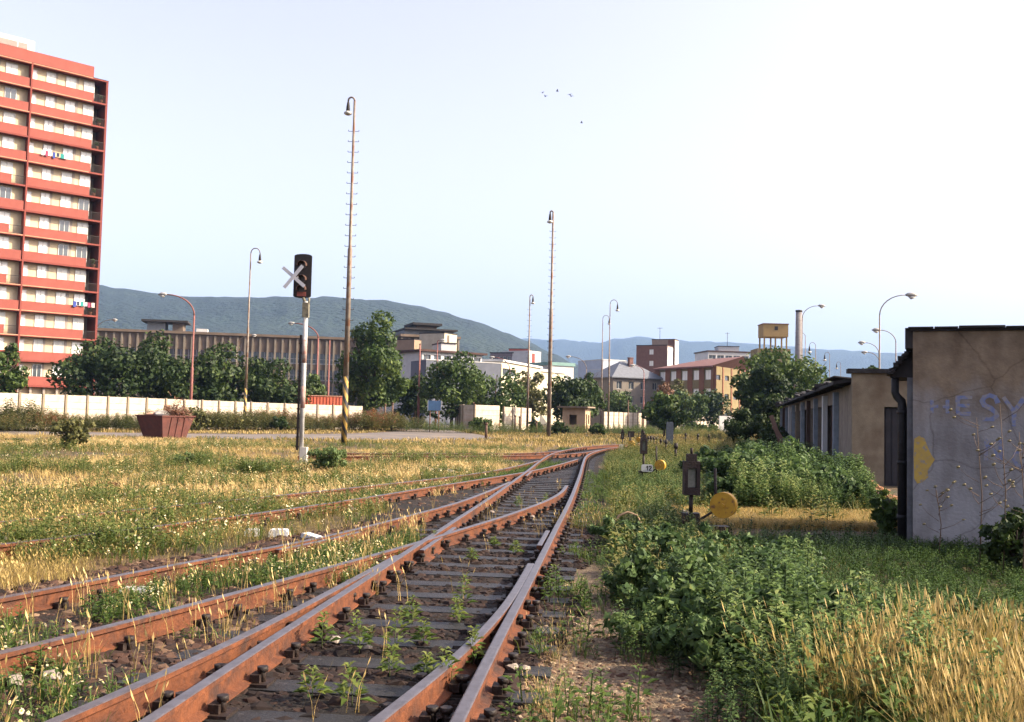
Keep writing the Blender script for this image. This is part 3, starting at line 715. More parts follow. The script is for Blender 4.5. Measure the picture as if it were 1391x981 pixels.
block('pale_blank_building', 'low blank blue grey building wall in front of the flat roofed building', 'building', XY(577, 150), XY(679, 156), 6, ZT(628, 491.5, 153), mat('pale_bluish_wall', (.17, .18, .22), (.13, .14, .17), .7, .9), over=.05, roof_t=.12, roofm=white_wall)
block('rooftop_house', 'small white block seen just above the dark roof edge of the flat roofed building', 'building', XY(597, 185), XY(617, 186), 6, ZT(607, 467, 185), white_wall, over=.1, roof_t=.25)
ylw_white = mat('cream_white_wall', (.74, .66, .48), (.64, .56, .4), .7, .9)
A, B = XY(680, 158), XY(733, 178); L = math.hypot(A[0] - B[0], A[1] - B[1]); Hc = ZT(700, 496, 168)
block('cream_hall', 'low cream hall with a pale sloping roof edge, behind the slim lamp mast', 'building', A, B, 3, Hc, ylw_white, fops=[(L * .02, L * .34, Hc - 2.2, Hc - 1.0)], over=.3, roof_t=.35, roofm=white_wall)
def gridblock(name, label, cat, pxa, pxb, Ya, Yb, pyt, depth, wm, nx, nz, ww, wh, side=None, **kw):
    A, B = XY(pxa, Ya), XY(pxb, Yb); L = math.hypot(A[0] - B[0], A[1] - B[1]); Hh = ZT((pxa + pxb) / 2, pyt, (Ya + Yb) / 2)
    fh = 2.9; zs = [Hh - 1.0 - wh - fh * k for k in range(nz)]
    rops = grid_ops(depth - .3, side[0], side[1], zs, wh) if side else ()
    return block(name, label, cat, A, B, depth, Hh, wm, fops=grid_ops(L, nx, ww, zs, wh) if nx else (), rops=rops, **kw)
bgrey = mat('panel_block_grey', (.25, .20, .21), (.19, .15, .16), 1, .9)
r_, L = gridblock('apartment_block', 'mid distance grey brown apartment block with a white end wall and red strip', 'apartment building', 664, 716, 330, 326, 480, 12, bgrey, 9, 6, 1.1, 1.3)
A, B = XY(716.5, 324), XY(733, 330)
rr, L3 = block('end_wing', 'white block end with a vertical red strip, beside the grey brown block', 'building', A, B, 11, ZT(724, 478, 327), white_wall, roofm=white_wall, over=.05, roof_t=.2)
r = MB(); r.box(L3 * .25, L3 * .5, -.05, -.003, 3, ZT(724, 478, 327) - .6); r.build('red_strip', red_edge, rr)
block('rooftop_block', 'reddish roof storey on top of the grey brown mid distance block', 'building', XY(689, 332), XY(715, 331), 8, ZT(702, 474, 331), red_edge, over=.1, roof_t=.2)
grn = mat('green_sheet_roof', (.22, .36, .33), (.17, .29, .27), 1, .8)
block('low_hall', 'low white hall with a pale green roof between the two tall lamp masts', 'building', XY(744, 240), XY(778, 244), 14, ZT(760, 497, 242), white_wall, roofm=grn, roof_t=.8, over=.3)
block('low_hall', 'low pale hall with a cream wall left of the dark tree by the hut', 'building', XY(728, 210), XY(766, 220), 14, ZT(748, 506, 215), ylw_white, roofm=white_wall, roof_t=.5, over=.3)
r_, L = gridblock('white_block', 'pale bluish white block standing behind the slate roofed villa', 'building', 818, 849, 300, 304, 490, 14, mat('bluish_white_wall', (.55, .60, .68), (.47, .52, .6), .6, .9), 0, 0, 1, 1, roofm=white_wall, over=.1, roof_t=.3)
block('white_block', 'small low pale block at the left foot of the bluish white block', 'building', XY(816, 280), XY(826, 281), 8, ZT(820, 502, 280), mat('bluish_white_wall', (.5, .55, .6)), roofm=white_wall, over=.1, roof_t=.2)
# villa with hipped slate roof
A, B = XY(832, 200), XY(897, 205); L = math.hypot(A[0] - B[0], A[1] - B[1]); D = 10; He = ZT(865, 513, 202); Ha = ZT(866, 491, 206)
villa = thing('villa', 'villa with a grey hipped slate roof and a brick chimney', 'house', (A[0], A[1], 0), math.atan2(B[1] - A[1], B[0] - A[0]))
ops = grid_ops(L, 4, 1.2, [He - 2.4, He - 5.2], 1.5); mb = MB(); wall(mb, L, He, ops); mb.box(0, L, D - .3, D, 0, He); mb.box(0, .3, .31, D - .31, 0, He); mb.box(L - .3, L, .31, D - .31, 0, He)
mb.build('wall', mat('villa_render', (.27, .23, .19), (.21, .18, .15), .8, .9), villa)
for o in ops: window(villa, o[0], o[2], 1.2, 1.5)
rf = MB(); o_ = .6; a_, c_ = -o_, L + o_; rx0, rx1 = L * .42, L * .62
rf.add([(a_, -o_, He), (c_, -o_, He), (c_, D + o_, He), (a_, D + o_, He), (rx0, D / 2, Ha), (rx1, D / 2, Ha), (a_, -o_, He - .2), (c_, -o_, He - .2), (c_, D + o_, He - .2), (a_, D + o_, He - .2)], [(0, 1, 5, 4), (1, 2, 5), (2, 3, 4, 5), (3, 0, 4), (6, 7, 1, 0), (7, 8, 2, 1), (8, 9, 3, 2), (9, 6, 0, 3), (9, 8, 7, 6)])
rfo = rf.build('roof', mat('slate_roof', (.19, .20, .23), (.14, .15, .17), 2, .7), villa)
ch = MB(); ch.box(L * .5, L * .5 + .9, D * .3, D * .3 + .8, He + 1, Ha + .6); ch.box(L * .5 - .08, L * .5 + .98, D * .3 - .08, D * .3 + .88, Ha + .601, Ha + .75); ch.build('chimney', mat('chimney_brick', (.22, .11, .09)), rfo)
# brick towers
brick_d = mat('dark_brick', (.24, .12, .09), (.18, .09, .07), 1.5, .9)
A, B = XY(863, 270), XY(905, 266); L = math.hypot(A[0] - B[0], A[1] - B[1]); Hh = ZT(880, 469.5, 268)
tw, _ = block('brick_tower_block', 'dark brick tower block with one column of white windows and a lit white end', 'apartment building', A, B, 4.5, Hh, brick_d, fops=[(L * .42, L * .56, Hh - 2.4 - 3.1 * k, Hh - 1.0 - 3.1 * k) for k in range(5)], wargs=dict(pane=glz_pale), over=.05, roof_t=.2)
en = MB(); en.box(L + .003, L + .12, .05, 4.45, 0, Hh - .3); en.build('end_panel', white_wall, tw)
A, B = XY(884, 283), XY(915, 280); L = math.hypot(A[0] - B[0], A[1] - B[1]); Hh = ZT(900, 461, 280)
tw, _ = block('brick_tower_block', 'taller brick and beige tower block just behind the dark brick one', 'apartment building', A, B, 3.5, Hh, mat('beige_brick', (.36, .27, .21), (.3, .22, .17), 1, .9), over=.05, roof_t=.2)
br = MB(); br.box(L * .72, L, -.05, -.003, 0, Hh - .1); br.build('brick_strip', brick_d, tw)
en = MB(); en.box(L + .003, L + .12, .05, 3.45, 0, Hh - .3); en.build('end_panel', white_wall, tw)
an = MB(); an.tube([(L * .3, 1, Hh), (L * .3, 1, Hh + 3.6)], .06, 5); an.tube([(L * .3 - .8, 1, Hh + 3.4), (L * .3 + .8, 1, Hh + 3.4)], .05, 5); an.build('antenna', iron, tw)
# yellow building with red roof: a shaded wing and a lit wing meeting in a corner
yel = mat('ochre_wall', (.27, .21, .105), (.22, .17, .085), .8, .9)
brn = mat('brown_pilaster', (.26, .11, .06), (.2, .085, .05), .8, .9)
redroof = mat('red_tile_roof', (.24, .115, .10), (.18, .085, .075), .8, .85)
Cn = XY(969, 190); A = XY(892, 206); Bq = XY(1035, 214); He = ZT(969, 497, 190)
L = math.hypot(Cn[0] - A[0], Cn[1] - A[1]); D = 30
yb = thing('ochre_building', 'ochre building with brown pilasters under a long red roof', 'building', (A[0], A[1], 0), math.atan2(Cn[1] - A[1], Cn[0] - A[0]))
ang2 = math.atan2(Bq[1] - Cn[1], Bq[0] - Cn[0]) - yb.rotation_euler.z
ops = grid_ops(L, 5, 1.9, [He - 2.6, He - 6.2, He - 9.8], 1.9); ops = [o for o in ops if o[2] > .2]
mb = MB(); wall(mb, L, He, ops); L4 = math.hypot(Bq[0] - Cn[0], Bq[1] - Cn[1])
ops2 = [o for o in grid_ops(L4, 6, 2.2, [He - 2.6, He - 6.2, He - 9.8], 1.0) if o[2] > .2]
M2 = Matrix.Translation((L, 0, 0)) @ Matrix.Rotation(ang2, 4, 'Z') @ Matrix.Translation((.001, 0.001, 0))
wall(mb, L4, He, ops2, M=M2); mb.build('wall', yel, yb)
for o in ops: window(yb, o[0], o[2], o[1] - o[0], o[3] - o[2], pane=glz_pale)
for o in ops2: window(yb, o[0], o[2], o[1] - o[0], o[3] - o[2], rz=ang2, base=(L, 0), frame=brn)
pi_ = MB()
for i in range(0, 7):
    q = MB(); u = i * L4 / 6; q.box(u - .3, u + .3, -.12, -.003, 0, He - .05); pi_.add([tuple(M2 @ Vector(p)) for p in q.v], q.f)
for i in range(6): pi_.box(i * L / 5 - .75, i * L / 5 + .75, -.1, -.003, 0, He - .05)
pi_.build('pilasters', brn, yb)
far = M2 @ Vector((L4, 0, 0)); back = Vector((far.x - L, far.y, 0)); 
rf = MB(); Hr = He + 2.3; dn = M2.to_3x3() @ Vector((0, 1, 0)); dd = M2.to_3x3() @ Vector((1, 0, 0))
p0 = Vector((-.6, -.7, 0)); p1 = Vector((L + .2, -.7, 0)) ; p2 = far + Vector((.5, -.6, 0)); mid0 = Vector((3, 10, 0)); mid1 = Vector((L - 2, 9, 0)); mid2 = far + dn * 8
rf.add([(p0.x, p0.y, He + .02), (p1.x, p1.y, He + .02), (p2.x, p2.y, He + .02), (mid0.x, mid0.y, Hr), (mid1.x, mid1.y, Hr), (mid2.x, mid2.y, Hr), (p0.x, p0.y, He - .3), (p1.x, p1.y, He - .3), (p2.x, p2.y, He - .3)],
       [(0, 1, 4, 3), (1, 2, 5, 4), (6, 7, 1, 0), (7, 8, 2, 1)])
bk0, bk1 = Vector((-.6, 20, 0)), far + dn * 17
rf.add([(mid0.x, mid0.y, Hr), (mid1.x, mid1.y, Hr), (mid2.x, mid2.y, Hr), (bk0.x, bk0.y, He), (bk1.x, bk1.y, He)], [(0, 1, 4, 3), (1, 2, 4)])
rf.build('roof', redroof, yb)
vn = MB(); vn.tube([(M2 @ Vector((L4 * .55, -.25, 3))), (M2 @ Vector((L4 * .55, -.25, 3.4)))], .9, 12)
# white penthouse behind
gridblock('white_block', 'white upper storeys of a block showing over the red roof', 'building', 961, 1017, 300, 302, 478.5, 12, white_wall, 5, 1, 2.2, 1.2, roofm=mat('dark_brown_roof', (.09, .045, .035)), over=.3, roof_t=.35)
pb, _ = block('rooftop_block', 'smaller pale box with an aerial on top of the white upper storeys', 'building', XY(975, 306), XY(1003, 306), 6, ZT(988, 471, 306), mat('greyish_white', (.6, .6, .6)), over=.1, roof_t=.2)
an = MB(); an.tube([(2.9, 1, ZT(988, 471, 306)), (2.9, 1, ZT(988, 471, 306) + 4.5)], .07, 5); an.tube([(2.2, 1, ZT(988, 471, 306) + 4.2), (3.6, 1, ZT(988, 471, 306) + 4.2)], .05, 5); an.build('antenna', iron, pb)
# water tank on legs
Yt = 185; A = XY(1036, Yt); B = XY(1068, Yt + 1); L = B[0] - A[0]
wt = thing('water_tank', 'square ochre water tank standing on thin legs above the dark tree', 'water tank', (A[0], A[1], 0))
z1, z0_, zb = ZT(1052, 440.5, Yt), ZT(1052, 457.5, Yt), ZT(1052, 474, Yt)
t = MB(); t.box(0, L, 0, 4, z0_, z1); t.build('tank', mat('tank_ochre', (.42, .29, .12), (.36, .24, .1), 1, .85), wt)
t = MB(); t.box(-.1, L + .1, -.1, 4.1, z1 + .003, z1 + .15); t.build('tank_lid', brn, wt)
t = MB(); t.box(L * .45, L * .58, -.05, -.003, z1 - 1.1, z1 - .4); t.build('hatch', iron, wt)
for lx in (.25, L * .5, L - .25):
    for ly in (.3, 3.7): q = MB(); q.box(lx - .13, lx + .13, ly - .13, ly + .13, zb, z0_ - .003); q.build('leg', mat('tank_ochre', (.66, .47, .18)), wt)
t = MB(); t.box(-1.2, L + .3, -.5, 5, 0, zb - .003); t.build('base_house', yel, wt)
# chimney
Yc = 135; cb = XY(1085, Yc, 470); ch = thing('factory_chimney', 'grey cylindrical chimney stack with a flat top above the dark tree', 'chimney', (cb[0], cb[1], 0))
zt = ZT(1085, 424, Yc); q = MB(); q.tube([(0, 0, 0), (0, 0, zt)], [.62, .42], 16); q.build('stack', mat('chimney_grey', (.33, .30, .29), (.22, .20, .20), 1.5, .9, stretch=(1, 1, 3)), ch)
q = MB(); q.tube([(0, 0, zt + .002), (0, 0, zt + .25)], .46, 16); q.build('rim', iron, ch)
# distant hillside house
hh_ = W(664, 461, 1900); hs = thing('hillside_house', 'tiny pale house high on the wooded hillside', 'house', (hh_.x, hh_.y - 60, hh_.z - 12))
q = MB(); q.box(-9, 9, -5, 5, -14, 9); q.build('wall', ylw_white, hs); q = MB(); q.prism([(-10, 9.05), (10, 9.05), (0, 14)], -6, 6); q.build('roof', redroof, hs)

# ================================================================ FENCES, HUT, GATES
def panel_fence(label, pts, hts, npan):
    """pts: polyline of ground points; one post part and one panel part per bay"""
    P = [Vector((p[0], p[1], 0)) for p in pts]; seg = [(P[i + 1] - P[i]).length for i in range(len(P) - 1)]; tot = sum(seg); cum = [0]
    for s_ in seg: cum.append(cum[-1] + s_)
    def at(s_):
        for i in range(len(seg)):
            if s_ <= cum[i + 1] + 1e-6: f = (s_ - cum[i]) / seg[i]; return P[i].lerp(P[i + 1], f)
    root = thing('concrete_fence', label, 'fence', tuple(P[0]))
    for i in range(npan):
        a, b_ = at(tot * i / npan), at(tot * (i + 1) / npan); h = np.interp(i / npan, np.linspace(0, 1, len(hts)), hts)
        L = (b_ - a).length; rz = math.atan2(b_.y - a.y, b_.x - a.x)
        q = MB()
        nr = 5
        for k in range(nr): q.box(.06, L - .06, 0.0 + (k % 2) * .004, .07, k * h / nr + .004, (k + 1) * h / nr - .012)
        q.build('panel', fence_conc, root, a - P[0], rz)
        q = MB(); q.box(-.08, .08, -.09, .12, 0, h + .05); q.build('post', mat('fence_post', (.30, .24, .17), (.22, .17, .12), 2, .9), root, a - P[0], rz)
    return root
panel_fence('long pale concrete panel fence running behind the skip on the left', [XY(-60, 61), XY(0, 65), XY(200, 76), XY(350, 86), XY(493, 95)], [2.42, 2.4, 2.36, 2.3, 2.25], 22)
panel_fence('short bright concrete fence with four panels right of the blue road sign', [XY(619, 118), XY(631, 104), XY(679, 108)], [2.7, 2.72, 2.75], 5)
panel_fence('narrow concrete fence stretch just left of the slim lamp mast', [XY(684, 112), XY(712, 116), XY(722, 119)], [2.65, 2.6], 4)
panel_fence('far concrete fence of close narrow panels right of the small hut', [XY(820, 150), XY(850, 158), XY(878, 166)], [2.6, 2.6], 9)
panel_fence('farthest concrete fence of close narrow panels left of the dark tree', [XY(916, 160), XY(950, 166), XY(981, 180)], [2.9, 2.7], 11)
q = MB(); q.box(-1.8, 1.8, 0, .25, 0, 2.4); o = q.build('white_wall', white_wall, None, (XY(991, 158)[0], 158, 0), .3); tag(o, 'small bright white wall piece at the foot of the dark tree', 'wall')
# corrugated red containers
def container(label, pxa, pxb, Y, pyt):
    A, B = XY(pxa, Y), XY(pxb, Y + 2); L = math.hypot(A[0] - B[0], A[1] - B[1]); Hh = ZT((pxa + pxb) / 2, pyt, Y)
    root = thing('container', label, 'container', (A[0], A[1], 0), math.atan2(B[1] - A[1], B[0] - A[0]))
    q = MB(); n = int(L / .33)
    q.box(0, L, .06, 2.4, .1, Hh - .002)
    for i in range(n): q.box(i * L / n, i * L / n + L / n * .5, 0, .058, .1, Hh - .1)
    q.build('body', mat('orange_red_sheet', (.60, .14, .07), (.45, .10, .05), 1, .7), root)
    q = MB(); q.box(-.03, L + .03, -.03, 2.43, Hh, Hh + .08); q.build('roof', mat('container_top', (.55, .3, .2)), root)
container('orange red ribbed container above the right end of the long fence', 399, 470, 100, 538)
container('orange red ribbed container above the short bright fence', 631, 680, 128, 548)
# hut
Yh = 100; A, B = XY(795, Yh), XY(817, Yh + 2.2); L = math.hypot(A[0] - B[0], A[1] - B[1])
hut = thing('brick_hut', 'small square railway hut with an overhanging flat roof beyond the track bend', 'hut', (A[0], A[1], 0), math.atan2(B[1] - A[1], B[0] - A[0]) + .33)
L = 1.75; hutm = mat('hut_render', (.62, .42, .27), (.5, .33, .21), 2, .9)
mb = MB(); ops = [(.25, .65, .05, 2.0), (1.0, 1.45, 1.0, 1.9)]; wall(mb, L, 2.6, ops, .2); MLf = Matrix.Translation((0, 2.4, 0)) @ Matrix.Rotation(-math.pi / 2, 4, 'Z'); wall(mb, 2.2, 2.6, [(.7, 1.5, .9, 1.9)], .2, M=MLf); mb.box(.2, L, 2.2, 2.4, 0, 2.6); mb.box(L - .2, L, .21, 2.19, 0, 2.6); mb.build('wall', hutm, hut)
q = MB(); q.box(.26, .64, .1, .15, .05, 1.99); q.build('door', mat('hut_door', (.10, .05, .04)), hut)
window(hut, 1.0, 1.0, .45, .9, y=.1, frame=mat('hut_door', (.1, .05, .04)))
q = MB(); q.box(-.7, L + .35, -.45, 2.8, 2.603, 2.75); q.build('roof', mat('hut_roof', (.30, .22, .16)), hut)

# ================================================================ SHED + GABLE BUILDING (right)
# long shed with a straight pilastered side
sA = Vector((9.25, 27, 0)); sdirv = Vector((math.sin(rad(13)), math.cos(rad(13)), 0)); LEN = 47
shed = thing('brick_shed', 'long low derelict shed with a row of doors, receding behind the graffiti wall', 'shed', tuple(sA), rad(-13))
# local: x to the right (front wall), y away along the shed
fw = 5.5; mb = MB(); wall(mb, fw, 3.02, [(.82, 1.75, 0, 2.12), (2.9, 3.8, 0, 2.1)], .3); mb.build('front_wall', plaster_beige, shed)
for ux in (.82, 2.9):
    q = MB(); q.box(ux + .02, ux + (.91 if ux < 1 else .88), .12, .17, 0, 2.1)
    for k in range(5): q.box(ux + .05 + k * .17, ux + .17 + k * .17, .10, .119, .05, 2.06)
    q.build('door', mat('dark_door', (.05, .045, .05), (.03, .028, .032), 3, .8), shed)
q = MB(); q.box(-.12, fw, -.1, .42, 3.023, 3.14); q.build('wall_coping', tar, shed)
sh = 2.72; nb_ = 11; bw = LEN / nb_
MLs = Matrix.Translation((0, LEN, 0)) @ Matrix.Rotation(-math.pi / 2, 4, 'Z')
ops = []
rr_ = random.Random(3)
for i in range(nb_ - 1): ops.append((i * bw + .5, (i + 1) * bw - .45, .15 if i % 2 else .02, 2.25))
mb = MB(); wall(mb, LEN - .3, sh, ops, .3, M=MLs); mb.build('side_wall', mat('shed_side', (.33, .27, .21), (.2, .16, .12), 2, .95, bump=.5), shed)
for i, o in enumerate(ops):
    q = MB(); q.box(0, o[1] - o[0], .15, .2, 0, o[3] - o[2])
    col = [mat('door_brown', (.10, .055, .04)), mat('door_grey', (.28, .28, .27)), mat('door_dark', (.04, .035, .035))][rr_.randrange(3)]
    for k in range(9): q.box(k * (o[1] - o[0]) / 9, (k + .8) * (o[1] - o[0]) / 9, .12, .149, 0.02, o[3] - o[2] - .02)
    p = MLs @ Vector((o[0], 0, o[2])); q.build('door', col, shed, p, rad(-90))
for i in range(nb_):
    y_ = LEN - i * bw - .2; q = MB(); wv = .3 if i % 3 else .5
    q.box(-.16, -.003, y_ - wv, y_, 0, 2.6); q.build('pilaster', [white_wall, mat('door_brown', (.1, .055, .04)), plaster_beige][i % 3] if i % 2 else mat('post_bluish', (.33, .37, .42), (.22, .25, .29), 4, .9), shed)
q = MB(); q.prism([(-.45, sh), (-.45, sh + .09), (3.2, sh + .75), (6.2, sh + .25), (6.2, sh + .16), (3.2, sh + .66)], .45, LEN + .3); ro = q.build('roof', tar, shed)
rd = random.Random(5); q = MB()
for i in range(46): 
    y_ = rd.uniform(.6, LEN); q = MB(); q.obox((rd.uniform(-.5, -.1), y_, sh + .07 + rd.uniform(0, .14)), (rd.uniform(.15, .5), rd.uniform(.3, .9), rd.uniform(.03, .12)), rd.uniform(-.4, .4), rd.uniform(-.2, .2), rd.uniform(-.3, .3)); q.build('broken_roofing', tar, ro)
mb = MB(); mb.box(6, 6.2, .31, LEN, 0, sh + .15); mb.box(.31, 5.9, LEN - .29, LEN, 0, sh); mb.box(fw, 6.19, .31, .6, 0, 2.9); mb.build('back_wall', plaster_beige, shed)

# near building with the graffiti gable
gA = Vector(XY(1240, 13.6) + (0,)); grz = rad(-22.5); GW, GD, GH = 7.6, 2.4, 2.93
gb = thing('graffiti_building', 'grey plastered flat roofed building with blue graffiti, at the right edge', 'building', tuple(gA), grz)
mb = MB(); wall(mb, GW, GH, [], .35); mb.box(0, .35, .353, GD, 0, GH); mb.box(.35, GW, GD - .35, GD, 0, GH); mb.box(GW - .35, GW, .353, GD - .353, 0, GH)
gw_m = mat('gable_plaster', (.33, .245, .165), (.22, .165, .115), 5, .95, bump=.35, bscale=22)
# lower bluish wash on the wall: a coat of paint with its own ragged edge
nt = gw_m.node_tree; N, Lk = nt.nodes, nt.links; bs = N['Principled BSDF']; src = bs.inputs['Base Color'].links[0].from_socket
tcn = [n_ for n_ in N if n_.type == 'TEX_COORD'][0]; sx = N.new('ShaderNodeSeparateXYZ'); Lk.new(tcn.outputs['Object'], sx.inputs[0])
no = N.new('ShaderNodeTexNoise'); no.inputs['Scale'].default_value = 1.7; no.inputs['Detail'].default_value = 7; Lk.new(tcn.outputs['Object'], no.inputs[0])
ma = N.new('ShaderNodeMath'); ma.operation = 'MULTIPLY_ADD'; ma.inputs[1].default_value = -1.6; Lk.new(no.outputs[0], ma.inputs[0]); Lk.new(sx.outputs[2], ma.inputs[2])
rp = N.new('ShaderNodeValToRGB'); rp.color_ramp.elements[0].position = .85; rp.color_ramp.elements[1].position = 1.35
mr = N.new('ShaderNodeMapRange'); mr.inputs[1].default_value = .75; mr.inputs[2].default_value = 1.5; Lk.new(ma.outputs[0], mr.inputs[0])
mxx = N.new('ShaderNodeMixRGB'); mxx.inputs[1].default_value = (.25, .24, .245, 1); Lk.new(mr.outputs[0], mxx.inputs[0]); Lk.new(src, mxx.inputs[2])
ns = N.new('ShaderNodeTexNoise'); ns.inputs['Scale'].default_value = 3.2; ns.inputs['Detail'].default_value = 8; mps = N.new('ShaderNodeMapping'); mps.inputs['Scale'].default_value = (1, 1, .35); Lk.new(tcn.outputs['Object'], mps.inputs[0]); Lk.new(mps.outputs[0], ns.inputs[0])
rs_ = N.new('ShaderNodeValToRGB'); rs_.color_ramp.elements[0].position = .36; rs_.color_ramp.elements[0].color = (.55, .52, .5, 1); rs_.color_ramp.elements[1].position = .6; Lk.new(ns.outputs[0], rs_.inputs[0])
vo = N.new('ShaderNodeTexVoronoi'); vo.feature = 'DISTANCE_TO_EDGE'; vo.inputs['Scale'].default_value = 1.1; nd_ = N.new('ShaderNodeMixRGB'); nd_.inputs[0].default_value = .25; Lk.new(tcn.outputs['Object'], nd_.inputs[1]); Lk.new(no.outputs['Color'], nd_.inputs[2]); Lk.new(nd_.outputs[0], vo.inputs['Vector'])
rc = N.new('ShaderNodeValToRGB'); rc.color_ramp.elements[0].position = .0; rc.color_ramp.elements[0].color = (.45, .42, .4, 1); rc.color_ramp.elements[1].position = .012; Lk.new(vo.outputs['Distance'], rc.inputs[0])
m1_ = N.new('ShaderNodeMixRGB'); m1_.blend_type = 'MULTIPLY'; m1_.inputs[0].default_value = .8; Lk.new(mxx.outputs[0], m1_.inputs[1]); Lk.new(rs_.outputs[0], m1_.inputs[2])
m2_ = N.new('ShaderNodeMixRGB'); m2_.blend_type = 'MULTIPLY'; m2_.inputs[0].default_value = .6; Lk.new(m1_.outputs[0], m2_.inputs[1]); Lk.new(rc.outputs[0], m2_.inputs[2]); Lk.new(m2_.outputs[0], bs.inputs['Base Color'])
mb.build('wall', gw_m, gb)
q = MB(); q.box(-.04, GW + .1, -.03, GD + .05, GH + .003, GH + .035); rq = random.Random(4)
u_ = -.06
while u_ < GW:
    l_ = rq.uniform(.25, .6); q.box(u_, u_ + l_ - .012, -.07 - rq.uniform(0, .02), .12, GH + .038, GH + .05 + rq.uniform(0, .022)); u_ += l_
q.build('roof', tar, gb)
# left end: thick pier, broken eaves tiles, hopper and downpipe
pipe_m = mat('black_pipe', (.025, .022, .025), (.012, .011, .013), 6, .6, bump=.3)
q = MB(); q.box(-.075, -.002, .06, .45, 0, 2.3); q.build('pier', mat('pier_grey', (.19, .19, .20), (.12, .115, .12), 4, .95, bump=.5), gb)
q = MB(); q.tube([(-.14, .30, 0), (-.14, .30, 1.9), (-.15, .30, 1.98), (-.21, .30, 2.04), (-.235, .30, 2.1), (-.235, .30, 2.34)], [.062, .060, .058, .055, .052, .052], 10)
for z_ in (.35, 1.1, 1.8): q.tube([(-.14, .30, z_), (-.14, .30, z_ + .05)], .072, 10)
q.build('downpipe', pipe_m, gb)
q = MB(); rd = random.Random(9)
q.prism([(-.30, 2.31), (-.30, 2.38), (-.27, 2.39), (-.25, 2.50), (-.19, 2.53), (-.11, 2.62), (-.003, 2.76), (-.003, 2.31)], .22, 1.5)
for i in range(14): q.obox((-.3 + i * .02, .2 + .1 * rd.random(), 2.36 + i * .027), (rd.uniform(.06, .13), .16, .035), 0, rd.uniform(-.2, .2), rd.uniform(-.5, .1))
q.build('broken_eaves', tar, gb)
q = MB(); q.box(-.10, -.003, .0, .25, 2.70, GH + .05); q.build('eaves_corner', tar, gb)
# graffiti strokes
def strokes(mb, lines, x0, z0, sx_, sz_, wd, y=-.004, seed=1):
    r = random.Random(seed)
    for ln in lines:
        for (a, b_) in zip(ln[:-1], ln[1:]):
            ax, az, bx, bz = x0 + a[0] * sx_, z0 + a[1] * sz_, x0 + b_[0] * sx_, z0 + b_[1] * sz_
            dx, dz = bx - ax, bz - az; l = math.hypot(dx, dz) or 1; nx, nz_ = -dz / l * wd / 2, dx / l * wd / 2
            j = lambda: r.uniform(.8, 1.25); yy = y - r.uniform(0, .001)
            k1, k2 = j(), j(); ex, ez = dx / l * wd * .3, dz / l * wd * .3
            mb.add([(ax - ex + nx * k1, yy, az - ez + nz_ * k1), (ax - ex - nx * k1, yy, az - ez - nz_ * k1), (bx + ex - nx * k2, yy, bz + ez - nz_ * k2), (bx + ex + nx * k2, yy, bz + ez + nz_ * k2)], [(0, 1, 2, 3)])
LET = {'H': [[(0, 0), (0, 1)], [(1, 0), (1, 1)], [(0, .5), (.35, .5)], [(.75, .5), (1, .5)]], 'E': [[(1, 1), (0, 1), (0, 0), (.9, 0)], [(0, .5), (.8, .5)]],
       'S': [[(1, .72), (.85, .92), (.5, 1), (.15, .92), (0, .75), (.15, .58), (.55, .45), (.85, .3), (.95, .15), (.7, 0), (.1, -.02)]], 'Y': [[(0, 1), (.5, .45)], [(1, 1), (.5, .45), (.48, -.1)]],
       'N': [[(0, 0), (0, 1), (.9, 0), (.9, 1)]], 'O': [[(.5, 1), (.1, .8), (0, .45), (.2, .05), (.6, 0), (.95, .3), (.9, .8), (.5, 1)]], '1': [[(0, .7), (.5, 1), (.5, 0)]], '2': [[(0, .8), (.3, 1), (.8, .95), (.9, .7), (0, 0), (1, 0)]]}
gp_m = mat('blue_spray', (.17, .235, .46), (.20, .22, .36), 7, .8, c3=(.33, .30, .30), s3=14, t3=(.42, .58))
# px -> local x on the gable: roughly 105 px per metre
def gx(px): 
    a = (px - CX) / F; d = Vector((math.cos(grz), math.sin(grz))); u = (a * gA.y - gA.x) / (d.x - a * d.y); return u
q = MB()
for ch_, px0, px1, zt, zb, wd in (('H', 1267, 1288, 544, 560, .04), ('E', 1302, 1320, 540, 562, .05), ('S', 1335, 1356, 537, 569, .055), ('Y', 1365, 1392, 541, 574, .055), ('N', 1340, 1362, 598, 624, .045), ('O', 1378, 1400, 612, 634, .045)):
    u0, u1 = gx(px0), gx(px1); Yd = gA.y + math.sin(grz) * u0; za, zb_ = ZT(px0, zb, Yd), ZT(px0, zt, Yd)
    q = MB(); strokes(q, LET[ch_], u0, za, u1 - u0, zb_ - za, wd, seed=px0); q.build('graffiti', gp_m, gb)
q = MB(); yy = -.005; P_ = [(1243, 596), (1250, 592), (1257, 596), (1261, 607), (1266, 618), (1271, 624), (1266, 632), (1261, 640), (1262, 648), (1254, 655), (1247, 657), (1243, 650), (1242, 620)]
q.add([(max(.01, gx(a)), yy, ZT(a, b_, gA.y - .38 * max(0, gx(a)))) for a, b_ in P_], [tuple(range(len(P_)))[::-1]]); q.build('yellow_paint_patch', mat('yellow_spray', (.60, .40, .08), (.46, .31, .10), 9, .85, c3=(.33, .28, .22), s3=16, t3=(.54, .66)), gb)

